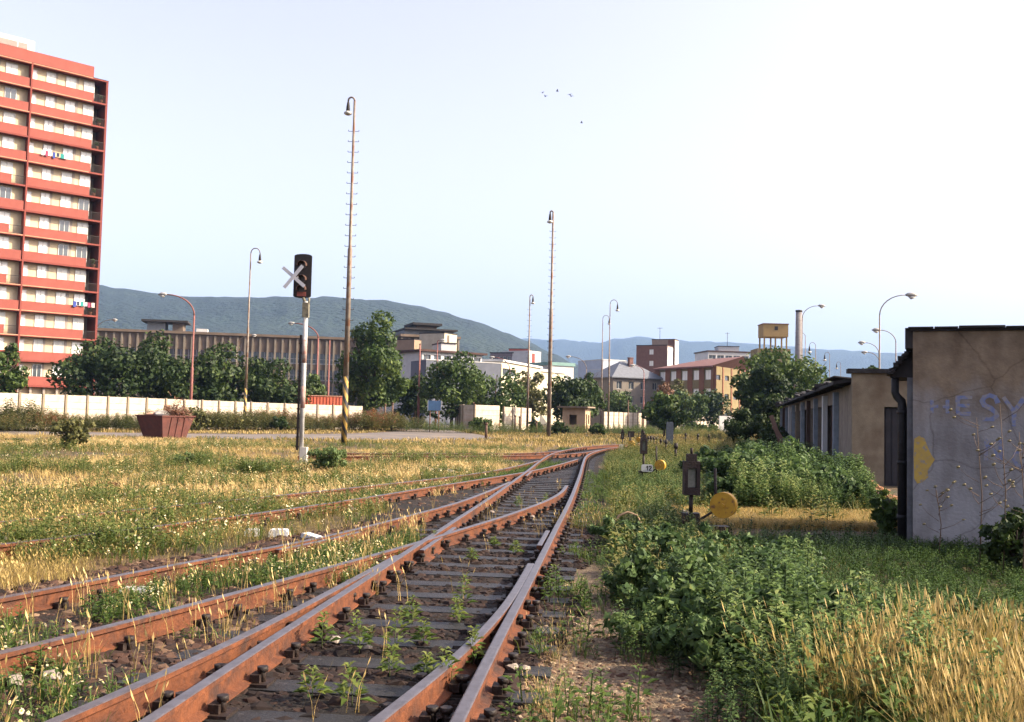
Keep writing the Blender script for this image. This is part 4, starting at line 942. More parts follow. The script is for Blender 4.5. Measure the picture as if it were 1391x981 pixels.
# ================================================================ LAMPS, MASTS
glow = mat('lamp_bowl', (.72, .70, .64), (.6, .58, .52), 3, .35)
def bell_lamp(label, pxt, pyt, Y, arm, rad_=.09, striped=False, rungs=0, group=None, headsz=1.0, twostep=True, col=None):
    p = W(pxt, pyt, Y); h = p.z; root = thing('lamp_mast', label, 'lamp mast', (p.x, Y, 0), 0, group); col = col or pole_grey
    ar = abs(arm) / 2; sg = 1 if arm > 0 else -1
    q = MB(); zs0 = 3.4 if striped else 0
    q.tube([(0, 0, zs0), (0, 0, h * .56), (0, 0, h * .565), (0, 0, h - ar)], [rad_ * 1.15, rad_, rad_ * .72, rad_ * .5], 10); q.build('pole', col, root)
    if striped:
        q = MB(); q.tube([(0, 0, 0), (0, 0, 3.4)], [rad_ * 1.25, rad_ * 1.18], 12); q.build('striped_base', stripes_mat('black_yellow', (.02, .018, .016), (.40, .25, .05), 1.45, 2.2), root)
    q = MB(); pts = [(sg * (ar - ar * math.cos(a)), 0, h - ar + ar * 1.15 * math.sin(a)) for a in np.linspace(0, math.pi, 9)]; q.tube(pts, rad_ * .42, 8); q.build('arm', col, root)
    q = MB(); e_ = pts[-1]; hs_ = headsz
    q.lathe((e_[0], 0, e_[2] - .62 * hs_), [(.10 * hs_, 0), (.12 * hs_, .05 * hs_), (.10 * hs_, .3 * hs_), (.07 * hs_, .5 * hs_), (.03 * hs_, .66 * hs_)]); hd = q.build('lamp_head', iron, root)
    q = MB(); q.lathe((e_[0], 0, e_[2] - .86 * hs_), [(.10 * hs_, 0), (.22 * hs_, .06 * hs_), (.24 * hs_, .16 * hs_), (.13 * hs_, .235 * hs_)]); q.build('lamp_bowl', glow, hd)
    if rungs:
        r_me = MB().tube([(-.26, 0, 0), (.26, 0, 0)], .014, 5); r_me.tube([(-.26, 0, 0), (-.26, 0, .07)], .014, 5); r_me.tube([(.26, 0, 0), (.26, 0, .07)], .014, 5); rm = r_me.mesh('rung', iron)
        for i in range(rungs): link('rung', rm, root, (0, 0, 4.6 + (h - 6.3) * i / (rungs - 1)))
    return root
def arm_lamp(label, pxt, pyt, Y, arm, col=None, r=.07, group=None, rise=.5):
    p = W(pxt, pyt, Y); h = p.z; root = thing('street_lamp', label, 'street lamp', (p.x, Y, 0), 0, group); col = col or pole_grey
    sg = 1 if arm > 0 else -1; a = abs(arm); b_ = min(a * .8, 1.8)
    q = MB(); q.tube([(0, 0, 0), (0, 0, h * .45), (0, 0, h * .455), (0, 0, h - b_)], [r * 1.3, r * 1.2, r * .8, r * .7], 8); q.build('pole', col, root)
    pts = [(sg * (a * (1 - math.cos(t))), 0, h - b_ + b_ * math.sin(t)) for t in np.linspace(0, math.pi / 2, 9)]
    q = MB(); q.tube(pts, [r * .6] * 5 + [r * .5] * 4, 8); q.build('arm', col, root)
    e_ = pts[-1]; hd = MB(); hd.tube([(e_[0] - sg * .02, 0, e_[2]), (e_[0] + sg * .15, 0, e_[2] + .03), (e_[0] + sg * .5, 0, e_[2] + .03), (e_[0] + sg * .78, 0, e_[2] - .02)], [.06, .14, .17, .05], 10)
    ho = hd.build('lamp_head', mat('lamp_shell', (.45, .44, .42), None, 3, .5), root)
    q = MB(); q.tube([(e_[0] + sg * .18, 0, e_[2] - .10), (e_[0] + sg * .35, 0, e_[2] - .16), (e_[0] + sg * .62, 0, e_[2] - .12)], [.05, .14, .06], 10); q.build('lamp_bowl', glow, ho)
    return root
G1 = 'tall lamp masts beside the tracks'
bell_lamp('tallest lamp mast, with rungs and a black and yellow striped foot', 482, 133, 49, -.32, .115, True, 22, G1, .85)
bell_lamp('second tall lamp mast with rungs, rising from the grass before the track bend', 751.5, 287, 82, -.25, .15, False, 24, G1, 1.05)
bell_lamp('slim lamp mast with rungs, left of the second tall mast', 720, 401, 114, .35, .12, False, 16, G1)
bell_lamp('lamp mast with a striped foot standing at the long pale fence', 341, 338, 80, .75, .10, True, 0, G1, .95)
bell_lamp('taller of the two thin lamps standing side by side beyond the hut', 829, 408, 128, .95, .10, False, 0, G1, 1.1)
bell_lamp('shorter of the two thin lamps standing side by side beyond the hut', 819, 429, 150, .95, .10, False, 0, G1, 1.0)
bell_lamp('small curved bell lamp just right of the chimney stack', 1108, 466, 120, -.75, .07, False, 0, None)
bell_lamp('smaller curved bell lamp right of the one beside the chimney', 1127, 479, 140, -.7, .07, False, 0, None)
bell_lamp('tiny curved bell lamp above the shed roof, farthest of the bell lamps', 1142, 492, 170, -.7, .07, False, 0, None)
arm_lamp('red street lamp leaning its long arm left, behind the fence by the skip', 265, 401, 88, -2.5, pole_red, .11)
arm_lamp('red street lamp with a left arm right behind the crossed signal', 433, 440, 122, -3.0, pole_red, .13)
arm_lamp('street lamp peeping out from behind the red tower, arm to the right', 131, 434, 140, 2.2, None, .08)
arm_lamp('street lamp by the long brown office slab, short arm to the right', 322, 455, 150, 2.2, None, .08)
arm_lamp('grey street lamp with a thin left arm above the trees left of the twin lamps', 797, 485, 150, -2.4, None, .08)
arm_lamp('red street lamp in front of the slate roofed villa', 875, 497, 150, -1.4, pole_red, .09)
arm_lamp('red street lamp in front of the cream hall', 693, 486, 145, -2.3, pole_red, .10)
arm_lamp('red street lamp before the flat roofed white building', 594.5, 462, 140, .3, pole_red, .11)
arm_lamp('tallest street lamp on the right, arm reaching right over the shed', 1195, 400, 66, 1.75, None, .065)
arm_lamp('street lamp with its arm to the left, nearest the graffiti building', 1217, 449, 90, -1.4, None, .07)
arm_lamp('street lamp with its arm to the left, left of the tallest one on the right', 1194, 466, 108, -1.5, None, .07)
arm_lamp('lowest street lamp with its arm to the left above the shed roof', 1194, 479, 128, -1.5, None, .07)
arm_lamp('street lamp whose arm reaches right beside the chimney stack', 1090, 415, 112, 1.8, None, .07)
arm_lamp('street lamp behind the chimney stack with a short left arm', 1094, 452, 145, -.7, None, .07)
for px, pt, Y, lb in ((448, 462, 124, 'plain red post beside the red street lamp behind the signal'), (570.7, 468, 112, 'plain red post left of the blue road sign')):
    p = W(px, pt, Y); t = thing('red_post', lb, 'post', (p.x, Y, 0)); q = MB(); q.tube([(0, 0, 0), (0, 0, p.z * .5), (0, 0, p.z * .505), (0, 0, p.z)], [.15, .14, .10, .08], 8); q.build('pole', pole_red, t); q = MB(); q.tube([(0, 0, p.z + .001), (0, 0, p.z + .08)], .11, 8); q.build('cap', iron, t)

# ---- crossed-out light signal
sg_b = XY(408.5, 32, 628); sig = thing('light_signal', 'out of use railway light signal with a white cross fixed on its black head', 'signal', (sg_b[0], 32, 0))
top = ZT(405, 345, 32); bot = ZT(405, 405, 32); wd = 24 / F * 32
q = MB(); q.tube([(0, 0, .3), (0, 0, bot - .1)], .075, 12); q.build('pole', stripes_mat('red_white_mast', (.52, .51, .49), (.52, .51, .49), .5), sig)
q = MB(); q.tube([(0, 0, 3.2), (0, 0, 3.95)], .08, 12); q.build('red_band', mat('signal_red', (.36, .14, .10), (.40, .36, .33), 9, .7), sig)
q = MB(); q.tube([(0, 0, 1.75), (0, 0, 2.45)], .08, 12); q.build('red_band', MATS['signal_red'], sig)
q = MB(); q.box(-.16, -.10, -.05, .05, .4, 4.1); 
for k in range(12): q.box(-.18, -.08, -.06, .06, .5 + k * .3, .54 + k * .3)
q.build('cable_duct', iron, sig)
q = MB(); q.box(-.02, .20, -.14, .14, 0, .5); q.build('foot', mat('pale_block', (.66, .62, .55)), sig)
q = MB(); q.box(-.10, .10, -.10, .10, bot - .62, bot - .15); q.tube([(.0, 0, bot - .2), (-.1, -.02, bot + .02)], .05, 8); q.tube([(.08, 0, bot - .2), (.10, -.02, bot + .02)], .03, 8); q.build('bracket', mat('bracket_steel', (.30, .27, .18), (.1, .09, .07), 9, .6), sig)
hx = -.14; n = 8; poly = []
w2 = wd / 2
for a in np.linspace(0, math.pi, 9): poly.append((hx + w2 * math.cos(a), top - .07 + .07 * math.sin(a)))
for a in np.linspace(math.pi, 2 * math.pi, 9): poly.append((hx + w2 * math.cos(a), bot + .07 + .07 * math.sin(a)))
q = MB(); q.prism(poly, -.03, .03); hd = q.build('signal_head', mat('signal_black', (.028, .02, .018), (.015, .012, .012), 8, .6), sig)
q = MB(); zc = top
for zc, open_ in ((top - .36, 1), (top - .82, 1), (bot + .30, 0)):
    q2 = MB(); q2.tube([(hx, -.032, zc), (hx, -.06, zc)], .115, 16); q2.build('lens', mat('lens_dark', (.09, .07, .06), None, 4, .3), hd)
    q3 = MB(); pts = []
    for a in np.linspace(-.2, math.pi + .2, 11): pts.append((hx + .14 * math.cos(a), zc + .14 * math.sin(a)))
    V_ = [(p[0], -.034, p[1]) for p in pts] + [(p[0], -.30, p[1] - .03) for p in pts] + [((p[0] - hx) * .93 + hx, -.034, (p[1] - zc) * .93 + zc) for p in pts] + [((p[0] - hx) * .93 + hx, -.30, (p[1] - zc) * .93 + zc - .03) for p in pts]
    n = len(pts); q3.add(V_, [(i, i + 1, i + 1 + n, i + n) for i in range(n - 1)] + [(i + 2 * n, i + 3 * n, i + 3 * n + 1, i + 2 * n + 1) for i in range(n - 1)] + [(i + n, i + n + 1, i + 1 + 3 * n, i + 3 * n) for i in range(n - 1)]); q3.build('hood', mat('hood_brown', (.11, .06, .045), None, 5, .5), hd)
q = MB(); q.box(hx - .16, hx + .13, -.05, -.031, bot + .06, bot + .20); q.build('number_plate', mat('rusty_red_plate', (.36, .09, .06), (.2, .06, .05), 9, .7), hd)
cz = (ZT(396, 378, 32)); cxx = hx - .22
q = MB(); q.obox((cxx, -.34, cz), (.92, .025, .11), 0, 0, rad(40)); q.obox((cxx + .0, -.37, cz), (.92, .025, .11), 0, 0, rad(-52)); q.obox((cxx + .12, -.19, cz), (.03, .28, .03)); q.build('cross', mat('cross_white', (.58, .58, .62), (.5, .5, .54), 6, .6), sig)

# ---- skip full of rubbish
sk = W(221, 597, 52.5); skip = thing('rubbish_skip', 'rusty red open skip standing on the road in front of the pale fence', 'skip', (sk.x, sk.y, .01), rad(61))
def hopper(bx, by, tx, ty, h, th=.04):
    q = MB(); V_ = []
    for (hx_, hy_, z) in ((bx, by, 0), (tx, ty, h), (tx - th, ty - th, h), (bx - th, by - th, th)):
        V_ += [(-hx_, -hy_, z), (hx_, -hy_, z), (hx_, hy_, z), (-hx_, hy_, z)]
    fs = [(3, 2, 1, 0), (12, 13, 14, 15)]
    for l in range(3):
        for k in range(4): k2 = (k + 1) % 4; fs.append((l * 4 + k, l * 4 + k2, (l + 1) * 4 + k2, (l + 1) * 4 + k))
    q.add(V_, fs); return q
Lb, Wb = .78, .72
# local axes: near corner at (0,0): shift the body away from the camera along the diagonal
q = hopper(Lb, Wb, Lb + .32, Wb + .26, 1.18); off_ = Vector((Lb + .0, Wb + .0, 0))
skin = mat('skip_red', (.17, .058, .042), (.10, .034, .028), 3, .8, bump=.3, c3=(.12, .05, .04), s3=4, t3=(.5, .66))
q.build('body', skin, skip, off_ )
q = MB(); z = 1.18
for (a0, a1, b0, b1) in ((-Lb - .37, Lb + .37, -Wb - .31, -Wb - .22), (-Lb - .37, Lb + .37, Wb + .22, Wb + .31)): q.box(a0, a1, b0, b1, z + .002, z + .07)
for s_ in (-1, 1): q.box(min(s_ * (Lb + .28), s_ * (Lb + .37)), max(s_ * (Lb + .28), s_ * (Lb + .37)), -Wb - .21, Wb + .21, z + .002, z + .07)
q.build('rim', skin, skip, off_)
q = MB()
for k in (-.45, 0, .45):
    q.add([(k - .03, -Wb - .04, .02), (k + .03, -Wb - .04, .02), (k + .03, -Wb - .30, 1.15), (k - .03, -Wb - .30, 1.15), (k - .03, -Wb + .02, .02), (k + .03, -Wb + .02, .02), (k + .03, -Wb - .2, 1.15), (k - .03, -Wb - .2, 1.15)], [(0, 1, 2, 3), (0, 4, 5, 1), (1, 5, 6, 2), (3, 7, 4, 0)])
q.build('ribs', skin, skip, off_)
dirs = Matrix.Rotation(rad(61), 4, 'Z'); cskip = Vector((sk.x, sk.y, 0)) + dirs @ off_
q = MB(); q.rock((cskip.x - .1, cskip.y - .25, 1.34), .46, 4, .6); o = q.build('sack', mat('white_sack', (.72, .68, .6), (.5, .46, .38), 5, .8)); tag(o, 'pale sack heaped in the rusty skip', 'sack')
q = MB(); q.rock((cskip.x - .75, cskip.y - .1, 1.3), .30, 5, .5); o = q.build('sack', mat('tan_sack', (.6, .36, .24))); tag(o, 'small tan bag on the left rim of the rusty skip', 'sack')
q = MB(); q.obox((cskip.x + .05, cskip.y + .0, 1.62), (.3, .3, .34), .5, .3); o = q.build('cardboard_box', mat('cardboard', (.55, .33, .2))); tag(o, 'small cardboard box tilted on top of the rubbish in the skip', 'box')
r = np.random.RandomState(5); Q = []; vv = []
for i in range(700):
    a = r.uniform(0, 6.28); d0 = np.array([cskip.x + .55 + r.normal(0, .3), cskip.y + r.normal(0, .3), 1.15 + abs(r.normal(0, .36))]); dd_ = np.array([math.cos(a), math.sin(a), r.uniform(-.8, .9)]) * .3; tt = np.array([-math.sin(a), math.cos(a), .3]) * .012; Q.append([d0 - tt, d0 + tt, d0 + dd_ + tt, d0 + dd_ - tt]); vv.append(r.uniform())
rub = link('brushwood', qmesh('brushwood', np.array(Q), vv, leafmat('dead_twigs', [(0, (.10, .045, .03)), (1, (.33, .16, .10))], .1))); tag(rub, 'reddish brown heap of cut branches in the skip', 'branches')

# ---- switch stands with lanterns and yellow counterweights
def stand(label, px, Y, zl, zt, discpx, discpy, dr, lw=.22, panel=None):
    p = XY(px, Y); t = thing('switch_stand', label, 'switch stand', (p[0], Y, 0), 0, 'point levers along the right side of the track')
    q = MB(); q.box(-.28, .55, -.12, .12, 0, .12); q.box(-.12, .12, -.1, .1, .12, .3); q.build('base', iron, t)
    q = MB(); q.tube([(0, 0, .3), (0, 0, zl)], .03, 8); q.build('spindle', iron, t)
    hw = lw / 2; q = MB(); h_ = (zt - zl) * .72; z1_ = zl + h_
    q.box(-hw, -hw * .55, -.09, .09, zl, z1_); q.box(hw * .55, hw, -.09, .09, zl, z1_); q.box(-hw * .55, hw * .55, -.09, .09, zl, zl + h_ * .22); q.box(-hw * .55, hw * .55, -.09, .09, z1_ - h_ * .2, z1_)
    q.box(-hw * .6, hw * .6, -.07, .07, z1_ + .001, z1_ + (zt - z1_) * .55); q.tube([(0, 0, z1_ + (zt - z1_) * .5), (0, 0, zt)], .02, 6)
    ln_ = q.build('lantern', mat('lantern_rust', (.035, .018, .015), (.014, .009, .009), 12, .7, bump=.3), t)
    q = MB(); q.box(-hw * .54, hw * .54, -.01, .01, zl + h_ * .225, z1_ - h_ * .205); q.build('pane', mat('milk_glass', (.42, .40, .33), (.22, .22, .16), 12, .4), ln_)
    d = W(discpx, discpy, Y - .15); lx, lz = d.x - p[0], d.z
    q = MB(); q.tube([(.12, -.12, .22), (lx, -.15, lz)], .018, 6); q.tube([(lx * .85, .05, .25), (lx * .8, .05, .95)], .022, 6); q.build('lever', iron, t)
    q = MB(); q.tube([(lx + .03, -.10, lz), (lx - .035, -.24, lz)], dr, 28); q.tube([(lx - .035, -.241, lz), (lx - .05, -.27, lz)], .03, 8); q.build('counterweight', yellow_paint, t)
    if panel:
        c = W(panel[0], panel[1], Y - .2); w_, h_ = panel[2], panel[3]; cx_, cz_ = c.x - p[0], c.z; po = []
        for sx_, sz_, a0 in ((1, 1, 0), (-1, 1, 90), (-1, -1, 180), (1, -1, 270)):
            for a in (0, 30, 60, 90): po.append((cx_ + sx_ * (w_ / 2 - .05) + .05 * math.cos(rad(a0 + a)), cz_ + sz_ * (h_ / 2 - .05) + .05 * math.sin(rad(a0 + a))))
        q = MB(); q.prism(po, -.22, -.2); pn = q.build('number_panel', mat('enamel_white', (.62, .62, .60), (.5, .5, .48), 9, .5), t)
        q = MB(); strokes(q, LET['1'], cx_ - .02, cz_ - .055, .06, .11, .022, y=-.223); strokes(q, LET['2'], cx_ + .05, cz_ - .055, .06, .11, .022, y=-.223); q.build('number', iron, pn)
    return t
stand('nearest switch stand, dark rusty lantern and the largest yellow counterweight', 940, 14.6, .56, 1.24, 983, 686, .185, .23)
stand('middle switch stand with a white number panel in front of its lantern', 875, 26, .74, 1.32, 897, 632, .135, .17, (879, 636, .30, .19))
stand('far switch stand with a small dark lantern and a yellow counterweight', 846, 48, .66, 1.15, 858, 603, .155, .16, None)
stand('farthest switch stand, its dull yellow weight just left of the concrete post', 873, 57, .6, 1.1, 867, 597, .14, .15, None)
p = XY(844.5, 44); q = MB(); q.box(-.09, .09, -.02, .02, .28, .50); q.tube([(0, .03, 0), (0, .03, .45)], .02, 6); o = q.build('marker_board', white_paint, None, (p[0], 44, 0)); tag(o, 'small white marker board on a short stake left of the far yellow weight', 'marker')
p = XY(857.5, 50); t = thing('relay_box', 'small dark box on a thin post behind the far switch stands', 'relay box', (p[0], 50, 0)); q = MB(); q.box(-.16, .16, -.1, .1, .72, 1.02); q.build('cabinet', iron, t); q = MB(); q.tube([(0, 0, 0), (0, 0, .719)], .03, 6); q.build('post', iron, t)
p = XY(910, 51); q = MB(); q.box(-.17, .17, -.12, .12, 0, 1.48); q.box(-.19, .19, -.14, .14, -.01, .2); q.box(-.15, .15, -.1, .1, 1.482, 1.53); o = q.build('concrete_post', mat('bluish_concrete', (.12, .14, .17), (.07, .08, .10), 8, .9, bump=.5), None, (p[0], 51, 0)); tag(o, 'thick dark grey concrete post in the weeds beyond the switch stands', 'post')
sb = MB().tube([(0, 0, 0), (.02, 0, .62)], [.045, .035], 6); sb.tube([(.02, 0, .5), (.02, 0, .68)], [.07, .05], 6); st_me = sb.mesh('stake', iron)
for i, (px, Y) in enumerate(((877, 55), (881, 56.5), (885, 54), (889, 55.5), (893, 53), (898, 52), (902, 47), (905, 45))):
    p = XY(px, Y); o = link('iron_stake', st_me, None, (p[0], Y, 0), i); o.scale = (1, 1, .9 + .25 * ((i * 7) % 5) / 5)
    tag(o, 'short dark iron stake in the close row left of the thick concrete post', 'stake', 'iron stakes in a row beyond the switch stands')
for px, Y, lb in ((918, 37, 'dark iron stub just right of and nearer than the thick concrete post'), (932, 66, 'lone dark stake in the far grass right of the concrete post'), (964, 62, 'dark stake in the far grass nearest the dark tree'), (948, 64, 'dark stake midway between the two other lone stakes in the far grass')):
    p = XY(px, Y); o = link('iron_stake', st_me, None, (p[0], Y, 0), px); tag(o, lb, 'stake'); o.scale = (1.3, 1.3, 1.15)
# hoop
p = XY(855, 13.3); q = MB(); q.tube([(-.17, 0, 0), (-.17, 0, .14), (-.12, 0, .24), (0, .0, .29), (.12, 0, .25), (.17, 0, .16), (.2, 0, 0)], .016, 7); o = q.build('iron_hoop', mat('tan_pipe', (.38, .25, .15), None, 6, .7), None, (p[0], 13.3, .12)); tag(o, 'bent tan pipe hoop sticking out of the weeds right of the rails', 'pipe')
# roadsign
p = XY(590, 92); t = thing('road_sign', 'blue rectangular road sign board by the gateway', 'road sign', (p[0], 92, 0)); q = MB(); z_ = ZT(590, 551, 92); q.box(-.58, .58, -.03, 0, z_ - .45, z_ + .45); q.build('board', mat('sign_blue', (.10, .20, .36), (.08, .15, .28), 3, .5), t)
q = MB(); q.box(-.64, -.582, -.04, .01, z_ - .5, z_ + .5); q.box(.582, .64, -.04, .01, z_ - .5, z_ + .5); q.build('frame', mat('sign_frame', (.5, .5, .5)), t)
q = MB(); q.tube([(-.4, .06, 0), (-.4, .06, z_ + .4)], .05, 8); q.tube([(.4, .06, 0), (.4, .06, z_ + .4)], .05, 8); q.build('post', mat('sign_post', (.30, .15, .10)), t)
# fence debris posts near 720-735 and gate posts
for px, Y, hgt, lb in ((523, 96, 2.5, 'slim brown gate post left of the gateway'), (533, 94, 2.6, 'thicker brown gate post left of the gateway'), (706, 101, 1.6, 'short dark post left of the slim lamp mast foot'), (700, 102, 1.7, 'other short dark post left of the slim lamp mast foot'), (853, 140, 4.2, 'brown post before the far fence by the twin lamps'), (729, 95, 1.2, 'low grey post between the slim mast and the second tall mast'), (661, 70, 1.1, 'lone low stake beside the road below the bright fence')):
    p = XY(px, Y); q = MB(); q.tube([(0, 0, 0), (0, 0, hgt)], [.10, .08], 8); q.tube([(0, 0, hgt - .12), (0, 0, hgt + .03)], .12, 8); o = q.build('post', mat('brown_post', (.17, .10, .07), None, 4, .9), None, (p[0], Y, 0)); tag(o, lb, 'post')
# white concrete blocks between side track and grass
wb = mat('whitewashed_concrete', (.80, .80, .80), (.66, .66, .66), 9, .8, bump=.3)
def wblock(label, px, py, w_, d_, h_, rz, ry=0):
    d = ray(px, py); s_ = (.06 - H) / d[2]; q = MB(); a, c = w_ / 2, d_ / 2
    q.prism([(-a, 0), (a, 0), (a, h_ * .75), (a * .85, h_), (-a * .85, h_), (-a, h_ * .75)], -c, c); o = q.build('concrete_block', wb, None, (d[0] * s_, d[1] * s_, .01), rz); o.rotation_euler = (0, ry, rz); tag(o, label, 'concrete block', 'white concrete blocks beside the side track'); return o
wblock('white concrete block, leftmost of the three beside the side track', 343, 723, .20, .14, .09, .2)
wblock('white concrete block, middle one of the three beside the side track', 379, 724, .24, .16, .10, .1)
wblock('white concrete block, tipped one at the right of the three beside the side track', 423, 727, .24, .14, .06, -.4, .18)
d = ray(187, 806); s_ = (.03 - H) / d[2]; t = thing('sign_board', 'white board with dark scribbles lying flat between the rails at the left', 'board', (d[0] * s_, d[1] * s_, .05), .12)
q = MB(); q.box(-.13, .13, -.10, .10, 0, .025); q.build('board', white_paint, t); q = MB(); rd = random.Random(2)
for i in range(9): q.obox((rd.uniform(-.1, .1), rd.uniform(-.07, .07), .0262), (rd.uniform(.015, .05), .008, .001), rd.uniform(-1, 1))
q.build('markings', iron, t)
d = ray(605, 641); s_ = (.05 - H) / d[2]; t = thing('striped_bar', 'black and white striped bar lying in the grass left of the overgrown track', 'bar', (d[0] * s_, d[1] * s_, .04), -.05)
q = MB(); q.box(-.42, .42, -.05, .05, 0, .09); q.build('bar', white_paint, t)
for u in (-.26, .0, .3): q = MB(); q.box(u - .06, u + .06, -.054, .054, -.002, .094); q.build('dark_band', iron, t)
# pale stones that stand out
ps = [(70, 925, .06), (30, 880, .045), (455, 873, .05), (500, 884, .035), (695, 911, .045), (668, 698, .05), (723, 704, .045), (768, 672, .05), (930, 703, .09), (557, 669, .07), (478, 694, .06), (800, 641, .06), (20, 930, .06), (714, 912, .03)]
for i, (px, py, s_) in enumerate(ps):
    d = ray(px, py); k = (.03 - H) / d[2]; q = MB(); q.rock((0, 0, 0), s_ , i + 20, .65); zz = .45 if px == 930 else .04 + s_ * .3
    o = q.build('stone', mat('pale_stone', (.40, .34, .29), (.25, .20, .17), 9, .9, bump=.4), None, (d[0] * k, d[1] * k, zz * (0.25 if px == 930 else 1)), i)
    lab = {(70, 925): 'largest pale stone in the ballast at the bottom left corner', (30, 880): 'pale stone under the side track rail at the left edge', (455, 873): 'pale stone beside the doubled rails near the middle bottom', (500, 884): 'small white stone between the rails by the flowering weed', (695, 911): 'pale stone just right of the right rail at the bottom', (668, 698): 'white stone on the curved inner rail nearest the frog', (723, 704): 'white stone between the curved inner rail and the right rail', (768, 672): 'white stone at the tip of the curved inner rail', (930, 703): 'white lump in the weeds left of the large yellow weight', (557, 669): 'pale stone in the ballast below the overgrown track end', (478, 694): 'pale stone left of the ballast of the overgrown track', (800, 641): 'white stone right of the main rail near the far points', (20, 930): 'reddish pale stone in the very bottom left corner', (714, 912): 'smaller pale stone next to the one right of the right rail'}[(px, py)]
    tag(o, lab, 'stone')
# boards leaning by the shed, rubble heap
for i, (px, Y, hgt, tl, lb) in enumerate(((1058, 33, 1.5, .35, 'weathered board leaning in front of the shed side, taller one'), (1064, 32.5, 1.2, .55, 'weathered board leaning in front of the shed side, more tilted one'))):
    p = XY(px, Y); q = MB(); q.obox((0, 0, hgt / 2), (.14, .035, hgt), 0, 0, -tl); o = q.build('leaning_board', mat('weathered_board', (.22, .13, .10)), None, (p[0], Y, .4)); tag(o, lb, 'board')
p = XY(1166, 21); r = np.random.RandomState(8); pts = np.stack([r.normal(p[0], .45, 500), r.normal(21, .9, 500)], 1); rr0 = np.hypot((pts[:, 0] - p[0]) / .9, (pts[:, 1] - 21) / 1.8)
Vv_, vl, _ = scatter(temps, pts, r.uniform(.03, .11, 500)); zadd = np.repeat(np.clip(.55 * (1 - rr0), .02, 1), 1)
ob_ = []
q = MB()
for i in range(320):
    a, b_ = r.uniform(0, 6.28), abs(r.normal(0, .5)); b_ = min(b_, 1.2); q.rock((p[0] + b_ * .8 * math.cos(a), 21 + b_ * 1.4 * math.sin(a), max(.03, .52 * (1 - b_) + .03)), r.uniform(.04, .13), i, .7)
o = q.build('rubble_heap', mat('orange_rubble', (.36, .17, .08), (.20, .10, .05), 5, .95, bump=.4)); tag(o, 'heap of orange brown rubble by the shed doorway', 'rubble', kind='stuff')
# birds
for i, (px, py) in enumerate(((737, 126), (741, 131), (757, 124), (774, 129), (776, 131), (790, 167))):
    p = W(px, py, 130 + i * 4); q = MB(); q.tube([(-.22, 0, 0), (-.1, 0, .02), (.1, 0, .02), (.2, 0, 0)], [.01, .06, .07, .02], 6)
    for s_ in (-1, 1): q.add([(-.08, 0, .02), (.1, 0, .02), (.05, s_ * .22, .14 + .05 * (i % 3)), (-.1, s_ * .5, .02), (-.05, s_ * .22, .12 + .05 * (i % 3))], [(0, 1, 2, 4), (4, 2, 3)])
    o = q.build('bird', mat('bird_dark', (.03, .03, .035)), None, tuple(p), 1.2 + i); 
    tag(o, ['bird, upper of the leftmost pair in the sky', 'bird, lower of the leftmost pair in the sky', 'lone bird in the middle of the small flock', 'bird, upper of the right hand pair in the sky', 'bird, lower of the right hand pair in the sky', 'lowest bird, alone under the small flock'][i], 'bird', 'birds high in the sky')

# ================================================================ TREES AND SHRUBS
fol_d = leafmat('foliage_dark', [(0, (.010, .022, .006)), (.5, (.024, .045, .010)), (1, (.07, .10, .02))], .25)
fol_m = leafmat('foliage_mid', [(0, (.016, .034, .008)), (.5, (.042, .075, .014)), (1, (.12, .16, .032))], .28)
fol_o = leafmat('foliage_olive', [(0, (.035, .04, .014)), (.5, (.09, .09, .026)), (1, (.19, .17, .055))], .25)
fol_g = leafmat('foliage_meadow', [(0, (.04, .075, .022)), (.5, (.10, .15, .045)), (1, (.22, .26, .09))], .3)
fol_r = leafmat('foliage_russet', [(0, (.06, .03, .015)), (.5, (.14, .065, .03)), (1, (.24, .13, .05))], .25)
bark = mat('bark', (.09, .06, .045), (.05, .035, .028), 6, .95, bump=.5)
def crown_quads(rx, ry, rzz, zc, n, leaf, seed, lumps=30, low=.0):
    r = np.random.RandomState(seed); C = []; Rr = []
    for i in range(lumps):
        d = r.normal(0, 1, 3); d /= np.linalg.norm(d); f = r.uniform(.35, .84); C.append(d * f * np.array([rx, ry, rzz])); Rr.append(r.uniform(.20, .42) * min(rx, rzz) * (1.15 - .4 * f))
    C.append(np.zeros(3)); Rr.append(.55 * min(rx, rzz)); C = np.array(C); Rr = np.array(Rr)
    wgt = Rr ** 2; wgt /= wgt.sum(); idx = r.choice(len(C), n, p=wgt); lv = r.uniform(-.18, .18, len(C))
    d = r.normal(0, 1, (n, 3)); d /= np.linalg.norm(d, axis=1)[:, None]
    rad_ = Rr[idx] * (r.uniform(.35, 1, n) ** .5) * r.choice([1, 1, 1, 1.18], n); P = C[idx] + d * rad_[:, None] * np.array([1, 1, .85]); P[:, 2] += zc
    P[:, 2] = np.maximum(P[:, 2], low + .05)
    nn = d + r.normal(0, .55, (n, 3)); nn /= np.linalg.norm(nn, axis=1)[:, None]; a = np.cross(nn, r.normal(0, 1, (n, 3))); a /= np.linalg.norm(a, axis=1)[:, None]; b_ = np.cross(nn, a)
    s = leaf * r.uniform(.6, 1.4, n)[:, None]; Q = np.stack([P - a * s, P - b_ * s * .55, P + a * s, P + b_ * s * .55], 1)
    return Q, np.clip(.5 + lv[idx] + r.normal(0, .17, n), 0, 1)
for t, i in BPL:
    Q, v = crown_quads(.34, .3, .42, .75, 160, .09, 800 + i, 6); link('leaves', qmesh('leaves', Q, v, fol_m), t)
    q = MB(); q.lathe((0, 0, 0), [(.14, 0), (.2, .34), (.22, .36), (.21, .4)], 10); q.build('pot', mat('terracotta', (.36, .15, .08)), t)
